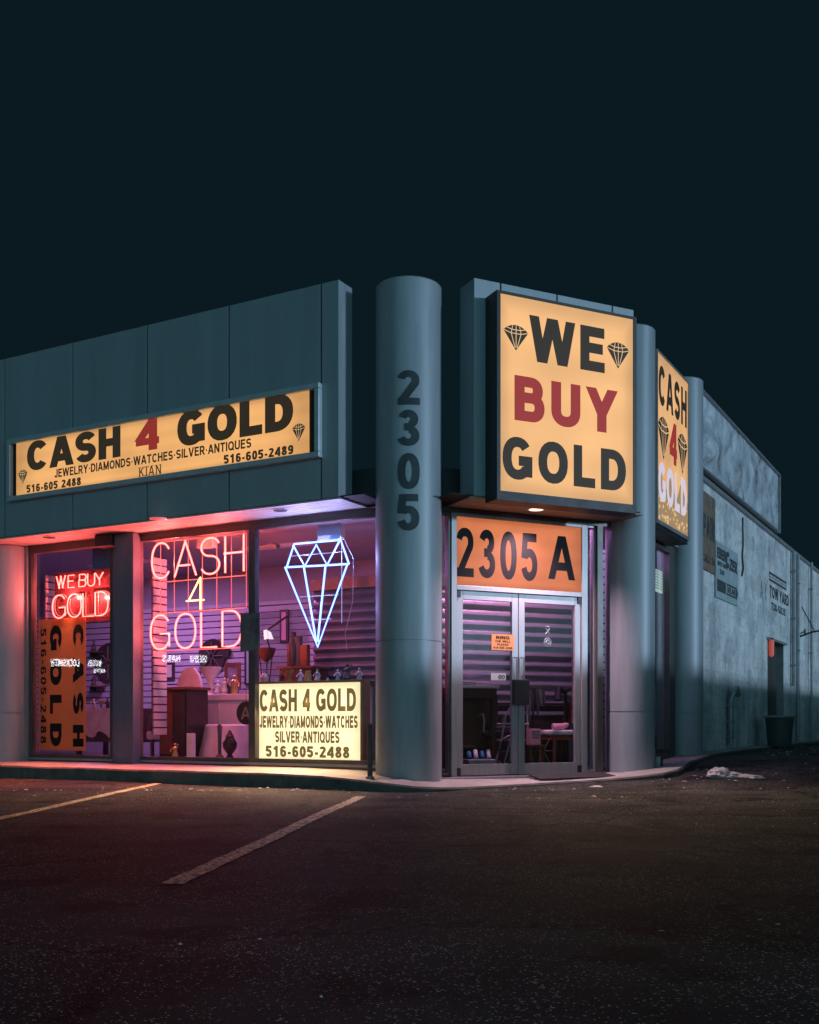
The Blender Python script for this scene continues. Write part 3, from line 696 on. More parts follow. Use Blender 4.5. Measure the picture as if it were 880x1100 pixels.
# ------------------------------------------------------------------ interior shell (rooms behind the glass)
BW = 3.6                                # back wall depth
rm = MB(A); rm.box(-9.5, 2.15, BW, BW+.1, .2, 3.62); rm.box(-9.6, -9.5, .1, BW, .2, 3.62)
rm.build('interior_wall', M['plaster'], bld)
MB(C).box(.1, 2.4, .9, 1.0, .1, 3.6).build('interior_wall', M['plaster'], bld)
MB().vprism([a2(-9.6, .145, 0)[:2], a2(.7, .145, 0)[:2], b2(0, .13, 0)[:2], b2(2.6, .13, 0)[:2], c2(2.4, .3, 0)[:2], a2(2.1, BW, 0)[:2], a2(-9.6, BW, 0)[:2]], .05, .20).build('interior_floor', M['floor'], bld)
MB().vprism([a2(-9.6, .13, 0)[:2], a2(.7, .13, 0)[:2], b2(0, .13, 0)[:2], b2(2.6, .13, 0)[:2], c2(2.4, .3, 0)[:2], a2(2.1, BW, 0)[:2], a2(-9.6, BW, 0)[:2]], 3.31, 3.35).build('ceiling', M['plaster'], bld)
def slatwall(fr, u0, u1, y, z0, z1, axis_='u', pitch=.105, t=.02):
    mb = MB(fr); z = z0
    while z < z1-.02:
        zz = min(z+pitch-.020, z1)
        if axis_ == 'u': mb.box(u0, u1, y-t, y, z, zz)
        else: mb.box(y-t, y, u0, u1, z, zz)
        z += pitch
    mb.cur = 1
    if axis_ == 'u': mb.box(u0, u1, y+.0005, y+.02, z0, z1)
    else: mb.box(y-t*2, y-t-.0005, u0, u1, z0, z1)
    return mb
def wallpanel(mb, label):
    b = mb.v[0]; o = mb.build('slatwall_panel', [M['slat'], M['slot']], None, base=(b.x, b.y, .2)); tag(o, label, 'wall panel', 'slatwall display panels inside the shop'); return o
wallpanel(slatwall(A, -9.4, uW1l+2.3, BW-.05, .8, 2.75), 'grooved slatwall panel on the back wall seen through the leftmost window')
wallpanel(slatwall(A, uP1-.6, uW2m+2.3, BW-.05, .7, 2.6), 'grooved slatwall panel on the back wall behind the cash for gold neon letters')
wallpanel(slatwall(A, .26, .52, uP1+.075, .6, 3.0, 'v', t=.02), 'pink lit slatwall return at the left edge of the middle window')
wallpanel(slatwall(A, .26, .62, uW1l-.03, .6, 2.9, 'v', t=.02), 'red lit slatwall return at the left edge of the leftmost window')
wallpanel(slatwall(B, uD1+.03, uD1+.16, .30, .75, 3.1), 'violet narrow slatwall strip in the side light right of the entrance doors')
wallpanel(slatwall(C, .35, 2.3, .60, .75, 3.1), 'violet slatwall panel inside the narrow side street window')
# violet fill lamps added under the ceiling, with unseen housings
for k, (u, w, e) in enumerate(((-2.4, 1.8, 42), (-5.6, 1.9, 90), (1.6, 2.2, 4))):
    p = A.p(u, w, 3.26)
    ft = MB(A).box(u-.6, u+.6, w-.08, w+.08, 3.27, 3.309).build('fill_housing', M['white'], bld)
    l = bpy.data.lights.new('interior_fill', 'AREA'); l.shape = 'RECTANGLE'; l.size = 1.1; l.size_y = .14; l.energy = e; l.color = (.82, .32, 1.0)
    lo = bpy.data.objects.new('interior_fill', l); COL.objects.link(lo); lo.location = p-Vector((0, 0, .01)); lo.rotation_euler = (0, 0, math.atan2(A.d.y, A.d.x))

lc = bpy.data.lights.new('interior_fill', 'AREA'); lc.shape = 'RECTANGLE'; lc.size = 1.2; lc.size_y = .1; lc.energy = 9; lc.color = (.60, .34, 1.0)  # violet fill added inside the side window, without a fitting
lo = bpy.data.objects.new('interior_fill', lc); COL.objects.link(lo); lo.location = C.p(1.3, .35, 3.28); lo.rotation_euler = (0, 0, math.atan2(C.d.y, C.d.x))
lc = bpy.data.lights.new('interior_fill', 'AREA'); lc.shape = 'RECTANGLE'; lc.size = 1.5; lc.size_y = .1; lc.energy = 34; lc.color = (1.0, .40, .85)  # pink fill added between the doors and the shutter
lo = bpy.data.objects.new('interior_fill', lc); COL.objects.link(lo); lo.location = B.p(.9, .34, 3.28); lo.rotation_euler = (0, 0, math.atan2(B.d.y, B.d.x))
# ------------------------------------------------------------------ signs
# long fascia sign
yF = -.64
f0, zt0 = A.on(yF, 8, 473); _, zb0 = A.on(yF, 8, 538.5); f1, zt1 = A.on(yF, 343.5, 410)
zt0 = (zt0+zt1)/2; zb0 = (zb0+A.on(yF, 343.5, 491.5)[1])/2; print('SIGN', zt0, zt1, zb0)
sg = thing('fascia_sign', 'long backlit yellow fascia sign with aluminium frame above the shop windows, reading cash 4 gold', 'sign', A.p((f0+f1)/2, -.6, zb0))
fw = .065
mb = MB(A)
for (x0, x1, z0, z1) in ((f0, f1, zb0, zb0+fw), (f0, f1, zt0-fw, zt0), (f0, f0+fw, zb0+fw, zt0-fw), (f1-fw, f1, zb0+fw, zt0-fw)): mb.box(x0, x1, -.66, -.58, z0, z1)
mb.build('frame', M['silver'], sg, bevel=.008)
MB(A).box(f0+fw, f1-fw, -.60, -.582, zb0+fw, zt0-fw).build('backing', M['gap'], sg)
g0 = A.on(-.62, 17.5, 476)[0]; g1 = A.on(-.62, 331.5, 420)[0]
MB(A).box(g0, g1, -.62, -.602, zb0+fw, zt0-fw).build('face', M['face'], sg)
y = -.6225
mb = MB(A); putpx(mb, A, y, 'CASH', 28.7, 475, 506.8, 129.5, w=.25, gap=.08); putpx(mb, A, y, 'GOLD', 190.5, 443, 480.8, 315, w=.265, gap=.07)
putpx(mb, A, y, 'JEWELRY.DIAMONDS.WATCHES.SILVER.ANTIQUES', 58.5, 504.3, 513.3, 270, w=.20)
putpx(mb, A, y, '516-605 2488', 28.5, 521.3, 529.6, 87, w=.23); putpx(mb, A, y, '516-605-2489', 240.5, 489, 498.6, 315.2, w=.23)
putpx(mb, A, y, 'KIAN', 149.5, 502.3, 512.3, 173, w=.15, gap=.26)
# small serifs on the thin name
uk0, zk1 = A.on(y, 149.5, 502.3); uk1, zk0 = A.on(y, 173, 500.5); zk0 = A.on(y, 149.5, 512.3)[1]
for t in (.03, .25, .33, .42, .60, .78, .97):
    for z in (zk0, zk1-.008):
        x = uk0+(uk1-uk0)*t; mb.add([(x-.018, y-.002, z), (x+.018, y-.002, z), (x+.018, y-.002, z+.008), (x-.018, y-.002, z+.008)], [(0, 1, 2, 3)])
dm = MB(A)
for (pl, pr_, yt, yb) in ((19.5, 29.5, 505.5, 520), (314, 328, 456, 474)):
    u0, z1 = A.on(y, pl, yt); u1 = A.on(y, pr_, yt)[0]; z0 = A.on(y, (pl+pr_)/2, yb)[1]; stone(sg, A, 'ltr', y, u0, u1, z0, z1)
mb.build('lettering', M['ltr'], sg)
mb = MB(A); putpx(mb, A, y, '4', 146, 452.5, 486, 171, w=.22); mb.build('red_numeral', M['ltrred'], sg)
for t in (.2, .5, .8): bulb('fascia_sign_tube', A.p(f0+(f1-f0)*t, -.70, zb0-.03), 120, (1, .62, .30), -A.i*.5+Vector((0, 0, -.86)), 84, 1)
# big box sign over the entrance
yB = -.83
w0, wz1 = B.on(yB, 537.3, 315); w1, _ = B.on(yB, 680, 343.7); wz0 = B.on(yB, 535.6, 526.9)[1]
sg = thing('box_sign', 'large backlit yellow box sign over the entrance doors reading we buy gold', 'sign', B.p((w0+w1)/2, -.7, wz0))
mb = MB(B).box(w0-.045, w1+.045, yB+.012, -.582, wz0-.10, wz1+.03)
for (x0, x1, z0, z1) in ((w0-.045, w1+.045, wz0-.10, wz0), (w0-.045, w1+.045, wz1, wz1+.03), (w0-.045, w0, wz0, wz1), (w1, w1+.045, wz0, wz1)): mb.box(x0, x1, yB-.012, yB+.0118, z0, z1)
mb.build('box', M['black'], sg)
MB(B).box(w0, w1, yB, yB+.0115, wz0, wz1).build('face', M['bigface'], sg)
y = yB-.003
mb = MB(B); dm = MB(B)
putpx(mb, B, y, 'WE', 570, 338.2, 387.5, 649.8, w=.23, gap=.16); putpx(mb, B, y, 'GOLD', 540, 467.2, 513.5, 672.6, w=.235, gap=.16)
for (pl, pr_, yt, yb) in ((541, 567.5, 346.5, 376.5), (652, 676, 365.5, 396)):
    u0, z1 = B.on(y, pl, yt); u1 = B.on(y, pr_, yt)[0]; z0 = B.on(y, (pl+pr_)/2, yb)[1]; stone(sg, B, 'ltr', y, u0, u1, z0, z1)
mb.build('lettering', M['ltr'], sg)
mb = MB(B); putpx(mb, B, y, 'BUY', 552.8, 402.5, 451, 662.5, w=.235, gap=.16); mb.build('red_lettering', M['ltrred'], sg)
for t in (.25, .75): bulb('box_sign_tube', B.p(w0+(w1-w0)*t, yB-.04, wz0-.13), 210, (1, .66, .36), -B.i*.62+Vector((0, 0, -.78)), 100, 1)
# side street sign
yC = -.303
s0, sz1 = C.on(yC, 706, 377); s1, _ = C.on(yC, 739, 411); sz0 = C.on(yC, 739, 577)[1]
sg = thing('side_sign', 'narrow backlit yellow sign between columns on the side street face, reading cash 4 gold', 'sign', C.p((s0+s1)/2, -.2, sz0))
mb = MB(C).box(s0-.03, s1+.03, yC+.012, -.022, sz0-.10, sz1+.02)
mb.build('box', M['black'], sg)
mb = MB(C)
for (x0, x1, z0, z1) in ((s0-.03, s1+.03, sz0-.05, sz0), (s0-.03, s1+.03, sz1, sz1+.02), (s0-.03, s0, sz0, sz1), (s1, s1+.03, sz0, sz1)): mb.box(x0, x1, yC-.014, yC+.0118, z0, z1)
mb.build('frame', M['galv'], sg)
MB(C).box(s0, s1, yC, yC+.0115, sz0, sz1).build('face', M['sideface'], sg)
y = yC-.003; H = sz1-sz0; Wd = s1-s0
mb = MB(C); dm = MB(C)
put(mb, 'CASH', s0+.06, s1-.07, sz1-H*.30, sz1-H*.06, y, w=.22, gap=.14)
stone(sg, C, 'ltrside', y, s0+.03, s0+Wd*.36, sz1-H*.62, sz1-H*.36); stone(sg, C, 'ltrside', y, s0+Wd*.64, s1-.04, sz1-H*.62, sz1-H*.36)
mb.build('lettering', M['ltrside'], sg)
mb = MB(C); put(mb, '4', s0+Wd*.38, s0+Wd*.62, sz1-H*.60, sz1-H*.34, y, w=.22); mb.build('red_numeral', M['ltrred'], sg)
mb = MB(C); put(mb, 'GOLD', s0+.06, s1-.07, sz0+H*.12, sz0+H*.36, y, w=.23, gap=.14); mb.build('glare_lettering', M['ltrglare'], sg)  # glare on the sign is put into the pale letter colour
pb = MB(C); rnd = random.Random(8); k_ = 26; up = [(s0+(s1-s0)*i/k_, yC-.001, sz0+H*(.26+.05*math.sin(i*.7)+rnd.uniform(-.012, .012))) for i in range(k_+1)]
lowp = [(x, y_, sz0) for x, y_, _ in up]; pb.add(lowp+up, [(i, i+1, k_+2+i, k_+1+i) for i in range(k_)]); pb.build('printed_scene', glow('brown_print', (.52, .30, .10), .55), sg)
mb = MB(C); rnd = random.Random(3)
for i in range(60):
    x = s0+.05+rnd.random()*(Wd-.1); z = sz0+.03+rnd.random()**1.6*H*.17; r = rnd.uniform(.01, .035)
    mb.add([(x-r, y-.003-i*.00003, z), (x, y-.003-i*.00003, z-r), (x+r, y-.003-i*.00003, z), (x, y-.003-i*.00003, z+r)], [(0, 1, 2, 3)])
mb.build('printed_coins', M['facetline'], sg)
h0, hz1 = C.on(.12, 702, 610); h1, hz0 = C.on(.12, 713, 638)
hs = thing('hours_sign', 'small white lit hours panel behind the narrow side street window', 'sign', C.p(h0, .12, hz0)); MB(C).box(h0, h1, .12, .14, hz0, hz1).build('panel', glow('white_green_panel', (.62, .80, .74), .75), hs)
mb = MB(C)
for i in range(7): put(mb, 'OPEN 10-6' if i == 0 else 'HOURS 10-6', h0+.04, h1-.04, hz1-(hz1-hz0)*(.13+.125*i), hz1-(hz1-hz0)*(.06+.125*i), .117, w=.2)
mb.build('lettering', M['vinylblack'], hs)
# house number panel over the doors
t0, t1 = uD0+.05, uD1-.05
sg = thing('number_sign', 'orange backlit transom panel with black house number 2305 A above the glass doors', 'sign', B.p((t0+t1)/2, .02, zd+.05))
MB(B).box(t0, t1, .0, .03, zd+.05, ZH-.04).build('face', M['orangeface'], sg)
mb = MB(B); putpx(mb, B, -.002, '2305', 490.6, 566, 619, 577.7, w=.18, gap=.16); putpx(mb, B, -.002, 'A', 590, 574.8, 621.8, 617, w=.19)
mb.build('lettering', M['vinylblack'], sg)
# light box standing in the right window
yL = .10
l0, lz1 = A.on(yL, 276, 735); l1, _ = A.on(yL, 386.5, 734); lz0 = A.on(yL, 386, 818)[1]
sg = thing('light_box', 'bright cream light box reading cash 4 gold, standing low inside the right window', 'sign', A.p((l0+l1)/2, .2, lz0))
MB(A).box(l0-.03, l1+.05, yL+.012, yL+.16, lz0-.03, lz1+.03).build('box', mat('brown_sign_box', (.20, .13, .06), .5), sg, bevel=.004)
MB(A).box(l0, l1, yL, yL+.0115, lz0, lz1).build('face', M['warmface'], sg)
for t in (.15, .5, .85): bulb('light_box_tube', A.p(l0+(l1-l0)*t, yL-.010, lz0+(lz1-lz0)*.85), 120, (1, .58, .28), -A.i*.62+Vector((0, 0, -.78)), 102, .8); bulb('light_box_tube', A.p(l0+(l1-l0)*t, yL-.010, lz0+(lz1-lz0)*.85), 150, (1, .60, .30), -A.i*.91-A.d*.18+Vector((0, 0, -.42)), 46, 1)
y = yL-.003; mb = MB(A)
putpx(mb, A, y, 'CASH 4 GOLD', 279, 741, 764.5, 382.5, w=.22, gap=.09); putpx(mb, A, y, 'JEWELRY.DIAMONDS.WATCHES', 279, 769, 781.8, 384.3, w=.23)
putpx(mb, A, y, 'SILVER.ANTIQUES', 295.6, 785.5, 797.6, 364.8, w=.22); putpx(mb, A, y, '516-605-2488', 285.6, 801, 812.8, 375.5, w=.23)
mb.build('lettering', M['ltrbrown'], sg)
# orange poster with writing turned on its side, leaning in the left window
yP = .16
p0, pz1 = A.on(yP, 41.5, 666); p1, _ = A.on(yP, 92, 668); pz0 = A.on(yP, 60, 806)[1]
sg = thing('orange_poster', 'tall dull orange poster with sideways black lettering in the leftmost window', 'poster', A.p((p0+p1)/2, .2, pz0))
MB(A).box(p0, p1, yP, yP+.004, pz0, pz1).build('board', M['posterorange'], sg)
mb = MB(A); y = yP-.003; PW = p1-p0; PH = pz1-pz0
put(mb, 'CASH', p0+PW*.74, p0+PW*.96, pz0+PH*.03, pz1-PH*.05, y, w=.26, gap=.35, rot=True)
put(mb, 'GOLD', p0+PW*.25, p0+PW*.50, pz0+PH*.03, pz1-PH*.05, y, w=.26, gap=.30, rot=True)
put(mb, '516-605-2488', p0+PW*.05, p0+PW*.17, pz0+PH*.05, pz1-PH*.07, y, w=.18, gap=.2, rot=True)
mb.build('lettering', M['vinylblack'], sg)
# small mirror-grey plate on the mullion
u0, z1 = A.on(-.03, 258.5, 660); u1, z0 = A.on(-.03, 279, 699)
pl = MB(A).box(u0, u1, -.035, -.022, z0, z1).box(u0+.05, u0+.08, -.022, 0, (z0+z1)/2-.02, (z0+z1)/2+.02).build('mirror_plate', mat('grey_plate', (.15, .18, .20), .22, metal=.5, var=.5, scale=5), None, base=A.p(u0, -.03, z0))
tag(pl, 'small grey reflective plate fixed to the mullion between the two big windows', 'plate')

# ------------------------------------------------------------------ neon
def neon_text(root, txt, pl, yt, yb, pr, y, m, r=.011, gap=.22, name='neon_tube'):
    u0, z1 = A.on(y, pl, yt); _, z0 = A.on(y, pl, yb); u1, _ = A.on(y, pr, yt)
    x = 0; gl = []
    for ch in txt:
        W, s_ = glyph(ch, .0001); gl.append((ch, x, s_)); x += W+gap
    W = x-gap
    for ch, x0, s_ in gl:
        mb = MB(A)
        for k, (pts, cl) in enumerate(s_):
            pts = [(p[0], min(1, max(0, p[1]))) for p in pts]
            mb.tube([(u0+(u1-u0)*(p[0]+x0)/W, y-k*.012, z0+(z1-z0)*p[1]) for p in pts], r, 8, closed=cl)
        if s_: mb.build(name, m, root, smooth=True)
    return u0, u1, z0, z1
yN = .20
nb = thing('neon_sign', 'red neon letters cash 4 gold on a clear tube grid hung in the middle window', 'neon sign', A.p(-3.5, yN, 1.7))
e = neon_text(nb, 'CASH', 163, 584.5, 622, 262.5, yN, M['neonred'])
f = neon_text(nb, 'GOLD', 162, 661.5, 698, 259.5, yN, M['neonred'])
h4 = neon_text(nb, '4', 201.5, 621, 656, 220.5, yN, M['neonyellow'], .009)
mb = MB(A); yb_ = yN+.03
for z in (e[3]+.02, e[2]-.05, f[3]+.03, f[2]-.02): mb.tube([(e[0]+.05, yb_, z), (e[1], yb_, z)], .006, 6)
for i in range(7):
    x = e[0]+.12+(e[1]-e[0]-.12)*i/6; mb.tube([(x, yb_+.012, f[3]+.03), (x, yb_+.012, e[3]+.02)], .0045, 6)
mb.build('support_rods', M['neonedge'], nb)
tf = MB(A); u0, z1 = A.on(yN, 209, 573); u1, z0 = A.on(yN, 226, 587); tf.box(u0, u1, yN+.04, yN+.14, z0, z1); tf.build('transformer', M['white'], nb, bevel=.006)
mb = MB(A)
for x in (u0+.04, u1-.04): mb.tube([(x, yN+.09, z1), (x, yN+.09, 3.31)], .003, 5)
for x in (e[0]+.1, e[1]-.05): mb.tube([(x, yb_, e[3]+.02), (x, yb_, 3.31)], .003, 5)
mb.build('hanging_wire', M['black'], nb)
for px, py in ((180, 605), (240, 600), (180, 680), (240, 680)): (lambda q: (bulb('neon_glow', q, 26, (1, .12, .10)), bulb('neon_glow', q, 150, (1, .17, .11), -A.i*.36+Vector((0, 0, -.93)), 76, 1), bulb('neon_glow', q, 42, (1, .12, .10), -A.i*.5+Vector((0, 0, .85)), 125, .8)))(A.p(A.on(yN-.05, px, py)[0], yN-.05, A.on(yN-.05, px, py)[1]))
# diamond
nd = thing('neon_diamond', 'blue white neon outline of a cut diamond hanging in the right window', 'neon sign', A.p(-.9, yN, 1.8))
Q = lambda px, py: (lambda t: (t[0], yN, t[1]))(A.on(yN, px, py))
segs = [[(308, 609.5), (316, 584.5), (366, 580), (375, 606)], [(308, 609.5), (328.5, 608.5), (352.5, 607.3), (375, 606)],
        [(316, 586), (328.5, 608.5), (341, 585.5), (352.5, 607.3), (365.5, 582)], [(308, 609.5), (343, 695), (375, 606)], [(328.5, 608.5), (342, 690)], [(352.5, 607.3), (344, 690)]]
for k, s_ in enumerate(segs):
    mb = MB(A); mb.tube([(q[0], yN-k*.011, q[2]) for q in [Q(*p) for p in s_]], .0115, 8); mb.build('neon_tube', M['neonblue'], nd, smooth=True)
mb = MB(A)
for a, b in (((312, 597), (370, 592)), ((320, 641), (362, 638.5)), ((331, 666), (354, 664.5)), ((365.5, 580), (365.5, 669))):
    qa, qb = Q(*a), Q(*b); mb.tube([(qa[0], yN+.035, qa[2]), (qb[0], yN+.035, qb[2])], .005, 6)
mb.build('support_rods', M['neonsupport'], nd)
u0, z1 = A.on(yN, 339, 564); u1, z0 = A.on(yN, 364.5, 578); MB(A).box(u0, u1, yN+.04, yN+.13, z0, z1).build('transformer', M['white'], nd, bevel=.006)
mb = MB(A)
mb.tube([(u0+.03, yN+.08, z1), (u0+.06, yN+.08, z1+.12), (u0+.14, yN+.08, 3.31)], .004, 5).tube([(u1-.03, yN+.08, z1), (u1-.05, yN+.08, z1+.10), (u1-.12, yN+.08, 3.31)], .004, 5)
c0 = Q(374, 600); mb.tube([(u1, yN+.08, z0+.03), (c0[0]+.04, yN+.06, c0[2]), (c0[0]+.03, yN+.06, c0[2]-.5), (c0[0]-.08, yN+.06, c0[2]-.9), (c0[0]-.05, yN+.06, c0[2]-1.1)], .004, 5)
mb.build('hanging_wire', M['white'], nd)
for px, py in ((325, 600), (360, 598), (343, 650)): (lambda q: (bulb('neon_glow', q, 9, (.40, .45, 1)), bulb('neon_glow', q, 26, (.52, .46, 1), -A.i*.55+Vector((0, 0, -.85)), 84, 1), bulb('neon_glow', q, 24, (.58, .50, 1), -A.i*.5+Vector((0, 0, .85)), 140, .8)))(A.p(A.on(yN-.05, px, py)[0], yN-.06, A.on(yN-.05, px, py)[1]))
# small red neon on a dark board, left window
nw = thing('small_neon_sign', 'small red neon sign reading we buy gold on a dark board in the leftmost window', 'neon sign', A.p(-5.2, .2, 1.9))
u0, z1 = A.on(.24, 59, 616); u1, z0 = A.on(.24, 118, 636); MB(A).box(u0, u1, .24, .255, z0, z1).build('board', mat('dark_red_board', (.10, .03, .035), .25), nw)
u0b, z1b = A.on(.24, 59, 640); u1b, z0b = A.on(.24, 118, 667); MB(A).box(u0b, u1b, .24, .255, z0b, z1b).build('board', mat('dark_red_board2', (.10, .03, .035), .25), nw)
neon_text(nw, 'WE BUY', 61, 619.5, 632.5, 111, .19, M['neonred'], .008, .12)
neon_text(nw, 'GOLD', 56.5, 640, 664.5, 116, .19, M['neonred'], .0085, .10)
neon_text(nw, 'GOLD', 59, 639, 662.5, 119.5, .225, M['neonedge'], .006, .12, 'dim_tube')
mb = MB(A); mb.tube([(u0+.1, .25, z1), (u0+.1, .25, 3.31)], .003, 5).tube([(u1-.1, .25, z1), (u1-.1, .25, 3.31)], .003, 5).tube([(u0+.1, .25, z0), (u0+.1, .25, z1b)], .003, 5).tube([(u1-.1, .25, z0), (u1-.1, .25, z1b)], .003, 5)
mb.build('hanging_wire', M['black'], nw)

for px in (72, 102): (lambda q: (bulb('neon_glow', q, 34, (1, .11, .09)), bulb('neon_glow', q, 340, (1, .20, .13), -A.i*.42+Vector((0, 0, -.9)), 80, 1), bulb('neon_glow', q, 520, (1, .20, .14), -A.i*.66+Vector((0, 0, -.75)), 48, 1), bulb('neon_glow', q, 60, (1, .13, .11), -A.i*.9-A.d*.5+Vector((0, 0, .4)), 150, .8)))(A.p(A.on(.12, px, 640)[0], .13, A.on(.12, px, 640)[1]))
# ------------------------------------------------------------------ things inside the shop
FZ = .20
def P2(w, px, py): return A.on(w, px, py)
# shutters
def shutter(fr, u0, u1, y, z0, z1, label, pitch=.125):
    mb = MB(fr); z = z1; k = 0
    root = thing('roller_shutter', label, 'shutter', fr.p((u0+u1)/2, y, z0), 'slatted shutters inside the shop')
    prof = []
    while z > z0:
        prof += [(y, z), (y-.035, z-pitch*.35), (y-.042, z-pitch*.62), (y-.012, z-pitch*.93)]; z -= pitch
    n_ = len(prof)
    mb.add([(u0, a, b) for a, b in prof]+[(u1, a, b) for a, b in prof]+[(u0, a+.008, b) for a, b in prof]+[(u1, a+.008, b) for a, b in prof],
           [(i, i+1, n_+i+1, n_+i) for i in range(n_-1)]+[(2*n_+i, 3*n_+i, 3*n_+i+1, 2*n_+i+1) for i in range(n_-1)])
    mb.build('slats', M['shutter'] if fr is B else M['shutterdark'], root, smooth=True)
    MB(fr).box(u0-.03, u1+.03, y-.06, y+.05, z1, z1+.16).build('shutter_box', M['bronze'], root)
    return root
shutter(B, uD0-.25, uD1+.30, .75, .95, 2.45, 'slatted shutter half lowered behind the glass entrance doors')
u0 = P2(1.9, 338, 640)[0]; shutter(A, u0, u0+1.75, 1.9, 1.0, 2.62, 'dark slatted shutter behind the neon diamond at the right of the window')
# white counter in the middle window
w = 1.7; u0 = P2(w, 200, 745)[0]; u1 = P2(w, 272, 745)[0]; zc = P2(w, 235, 746)[1]
ct = thing('shop_counter', 'long pale counter with thick top lit pink behind the middle window', 'counter', A.p((u0+u1)/2, w+.3, FZ))
MB(A).box(u0, u1+.6, w+.02, w+.6, FZ, zc-.09).build('front', M['white'], ct, bevel=.004)
MB(A).box(u0-.04, u1+.64, w-.03, w+.65, zc-.09, zc).build('worktop', M['white'], ct, bevel=.008)
# dark cabinet with rounded chair back behind
w = .75; u0 = P2(w, 171, 738)[0]; u1 = P2(w, 201, 738)[0]; z1 = P2(w, 185, 738)[1]
cb = thing('dark_cabinet', 'dark brown wooden cabinet with one reddish door at the left of the middle window', 'cabinet', A.p(u0, w, FZ))
MB(A).box(u0, u1, w, w+.45, FZ+.05, z1-.04).build('carcass', M['leather'], cb, bevel=.01)
MB(A).box(u0+.03, (u0+u1)/2, w-.02, w-.001, FZ+.12, z1-.09).build('door', M['rwood'], cb, bevel=.004)
MB(A).box((u0+u1)/2+.02, u1-.03, w-.02, w-.001, FZ+.12, z1-.09).build('door', M['leather'], cb, bevel=.004)
MB(A).box(u0-.03, u1+.03, w-.03, w+.48, z1-.04, z1).build('top', M['rwood'], cb, bevel=.006)
MB(A).box(u0+.03, u1-.03, w+.02, w+.4, FZ, FZ+.05).build('plinth', M['black'], cb)
# barber like pale chair, its rounded back leaning
def curved_back(mb, u, w, z0, z1, wd, lean, th=.06, n_=10):
    pts = []; fs = []; rows_ = 10
    for i in range(rows_+1):
        t = i/rows_; z = z0+(z1-z0)*t; hw = wd/2*(1 if t < .6 else math.sqrt(max(.0, 1-((t-.6)/.42)**2)))
        for j in range(n_+1):
            x = -hw+2*hw*j/n_; pts.append((u+x, w+lean*t+.5*(x*x), z))
    m_ = len(pts); pts += [(a, b+th, c) for a, b, c in pts]
    for i in range(rows_):
        for j in range(n_):
            a = i*(n_+1)+j; fs.append((a, a+1, a+n_+2, a+n_+1)); fs.append((m_+a, m_+a+n_+1, m_+a+n_+2, m_+a+1))
    for i in range(rows_):
        for j in (0, n_):
            a = i*(n_+1)+j; fs.append((a, a+n_+1, m_+a+n_+1, m_+a))
    for j in range(n_): a = rows_*(n_+1)+j; fs.append((a, a+1, m_+a+1, m_+a)); fs.append((j, m_+j, m_+j+1, j+1))
    mb.add(pts, fs)
w = 1.25; uc, zt_ = P2(w, 197, 717)
ch = thing('armchair', 'pale high backed chair with a rounded top, behind the dark cabinet in the middle window', 'chair', A.p(uc+.15, w, FZ))
mb = MB(A); curved_back(mb, uc, w, .62, zt_, .46, .12); mb.build('backrest', M['cloth'], ch, smooth=True)
MB(A).box(uc-.26, uc+.30, w-.50, w+.04, .52, .64).build('seat', M['cloth'], ch, bevel=.03)
for s_ in (-1, 1): MB(A).tube([(uc+.02+s_*.27, w, .85), (uc+.02+s_*.27, w-.42, .85), (uc+.02+s_*.27, w-.46, .60)], .022, 8).build('arm', M['rwood'], ch, smooth=True)
for a in (-1, 1):
    for b in (-.45, 0): MB(A).box(uc+a*.22, uc+a*.22+.04, w+b, w+b+.04, FZ, .52).build('leg', M['rwood'], ch)
# low table under a draped cloth
w = .85; uc, zt_ = P2(w, 227, 778)
tb = thing('draped_table', 'small low table under a pale cloth beside the dark cabinet', 'table', A.p(uc, w+.2, FZ))
mb = MB(A); prof = [(.40, FZ+.03), (.36, .45), (.33, .62), (.31, zt_-.02), (.28, zt_), (.01, zt_+.001)]
n_ = 40; pts = []
for r_, z in prof:
    for j in range(n_):
        a = 2*math.pi*j/n_; k = 1+.09*math.sin(9*a+.5)*(zt_-z)/(zt_-FZ); pts.append((uc+r_*k*math.cos(a), w+.32+r_*k*.8*math.sin(a), z))
mb.add(pts, [(i*n_+j, i*n_+(j+1) % n_, (i+1)*n_+(j+1) % n_, (i+1)*n_+j) for i in range(len(prof)-1) for j in range(n_)]); mb.build('cloth', M['cloth'], tb, smooth=True)
for a in (-1, 1):
    for b in (-1, 1): MB(A).box(uc+a*.2-.02, uc+a*.2+.02, w+.32+b*.14-.02, w+.32+b*.14+.02, FZ, zt_-.03).build('leg', M['dwood'], tb)
# grey cone of cloth and candlestick on the floor display
def turned(name, label, cat, fr, u, w, prof, m, group=None, n_=20, sx=1, sy=1, parts=None):
    mb = MB(fr).lathe(u, w, prof, n_, sx, sy); b = fr.p(u, w, prof[0][1]); 
    if not parts:
        o = mb.build(name, m, None, base=b, smooth=True); return tag(o, label, cat, group)
    r_ = thing(name, label, cat, b, group); mb.build('body', m, r_, smooth=True)
    for pn, pmb, pm in parts: pmb.build(pn, pm, r_, smooth=True)
    return r_
DG = 'ornaments on display inside the windows'
w = .55; uc, z = P2(w, 247, 797)
turned('ginger_jar', 'dark rounded lidded jar standing low at the right of the middle window', 'jar', A, uc, w, [(.04, .27), (.05, ZL+.02), (.03, ZL+.05), (.09, ZL+.14), (.095, ZL+.2), (.05, ZL+.28), (.06, ZL+.29), (.03, ZL+.33), (.015, ZL+.37)], M['leather'], DG)
uc, z = P2(w, 236, 770)
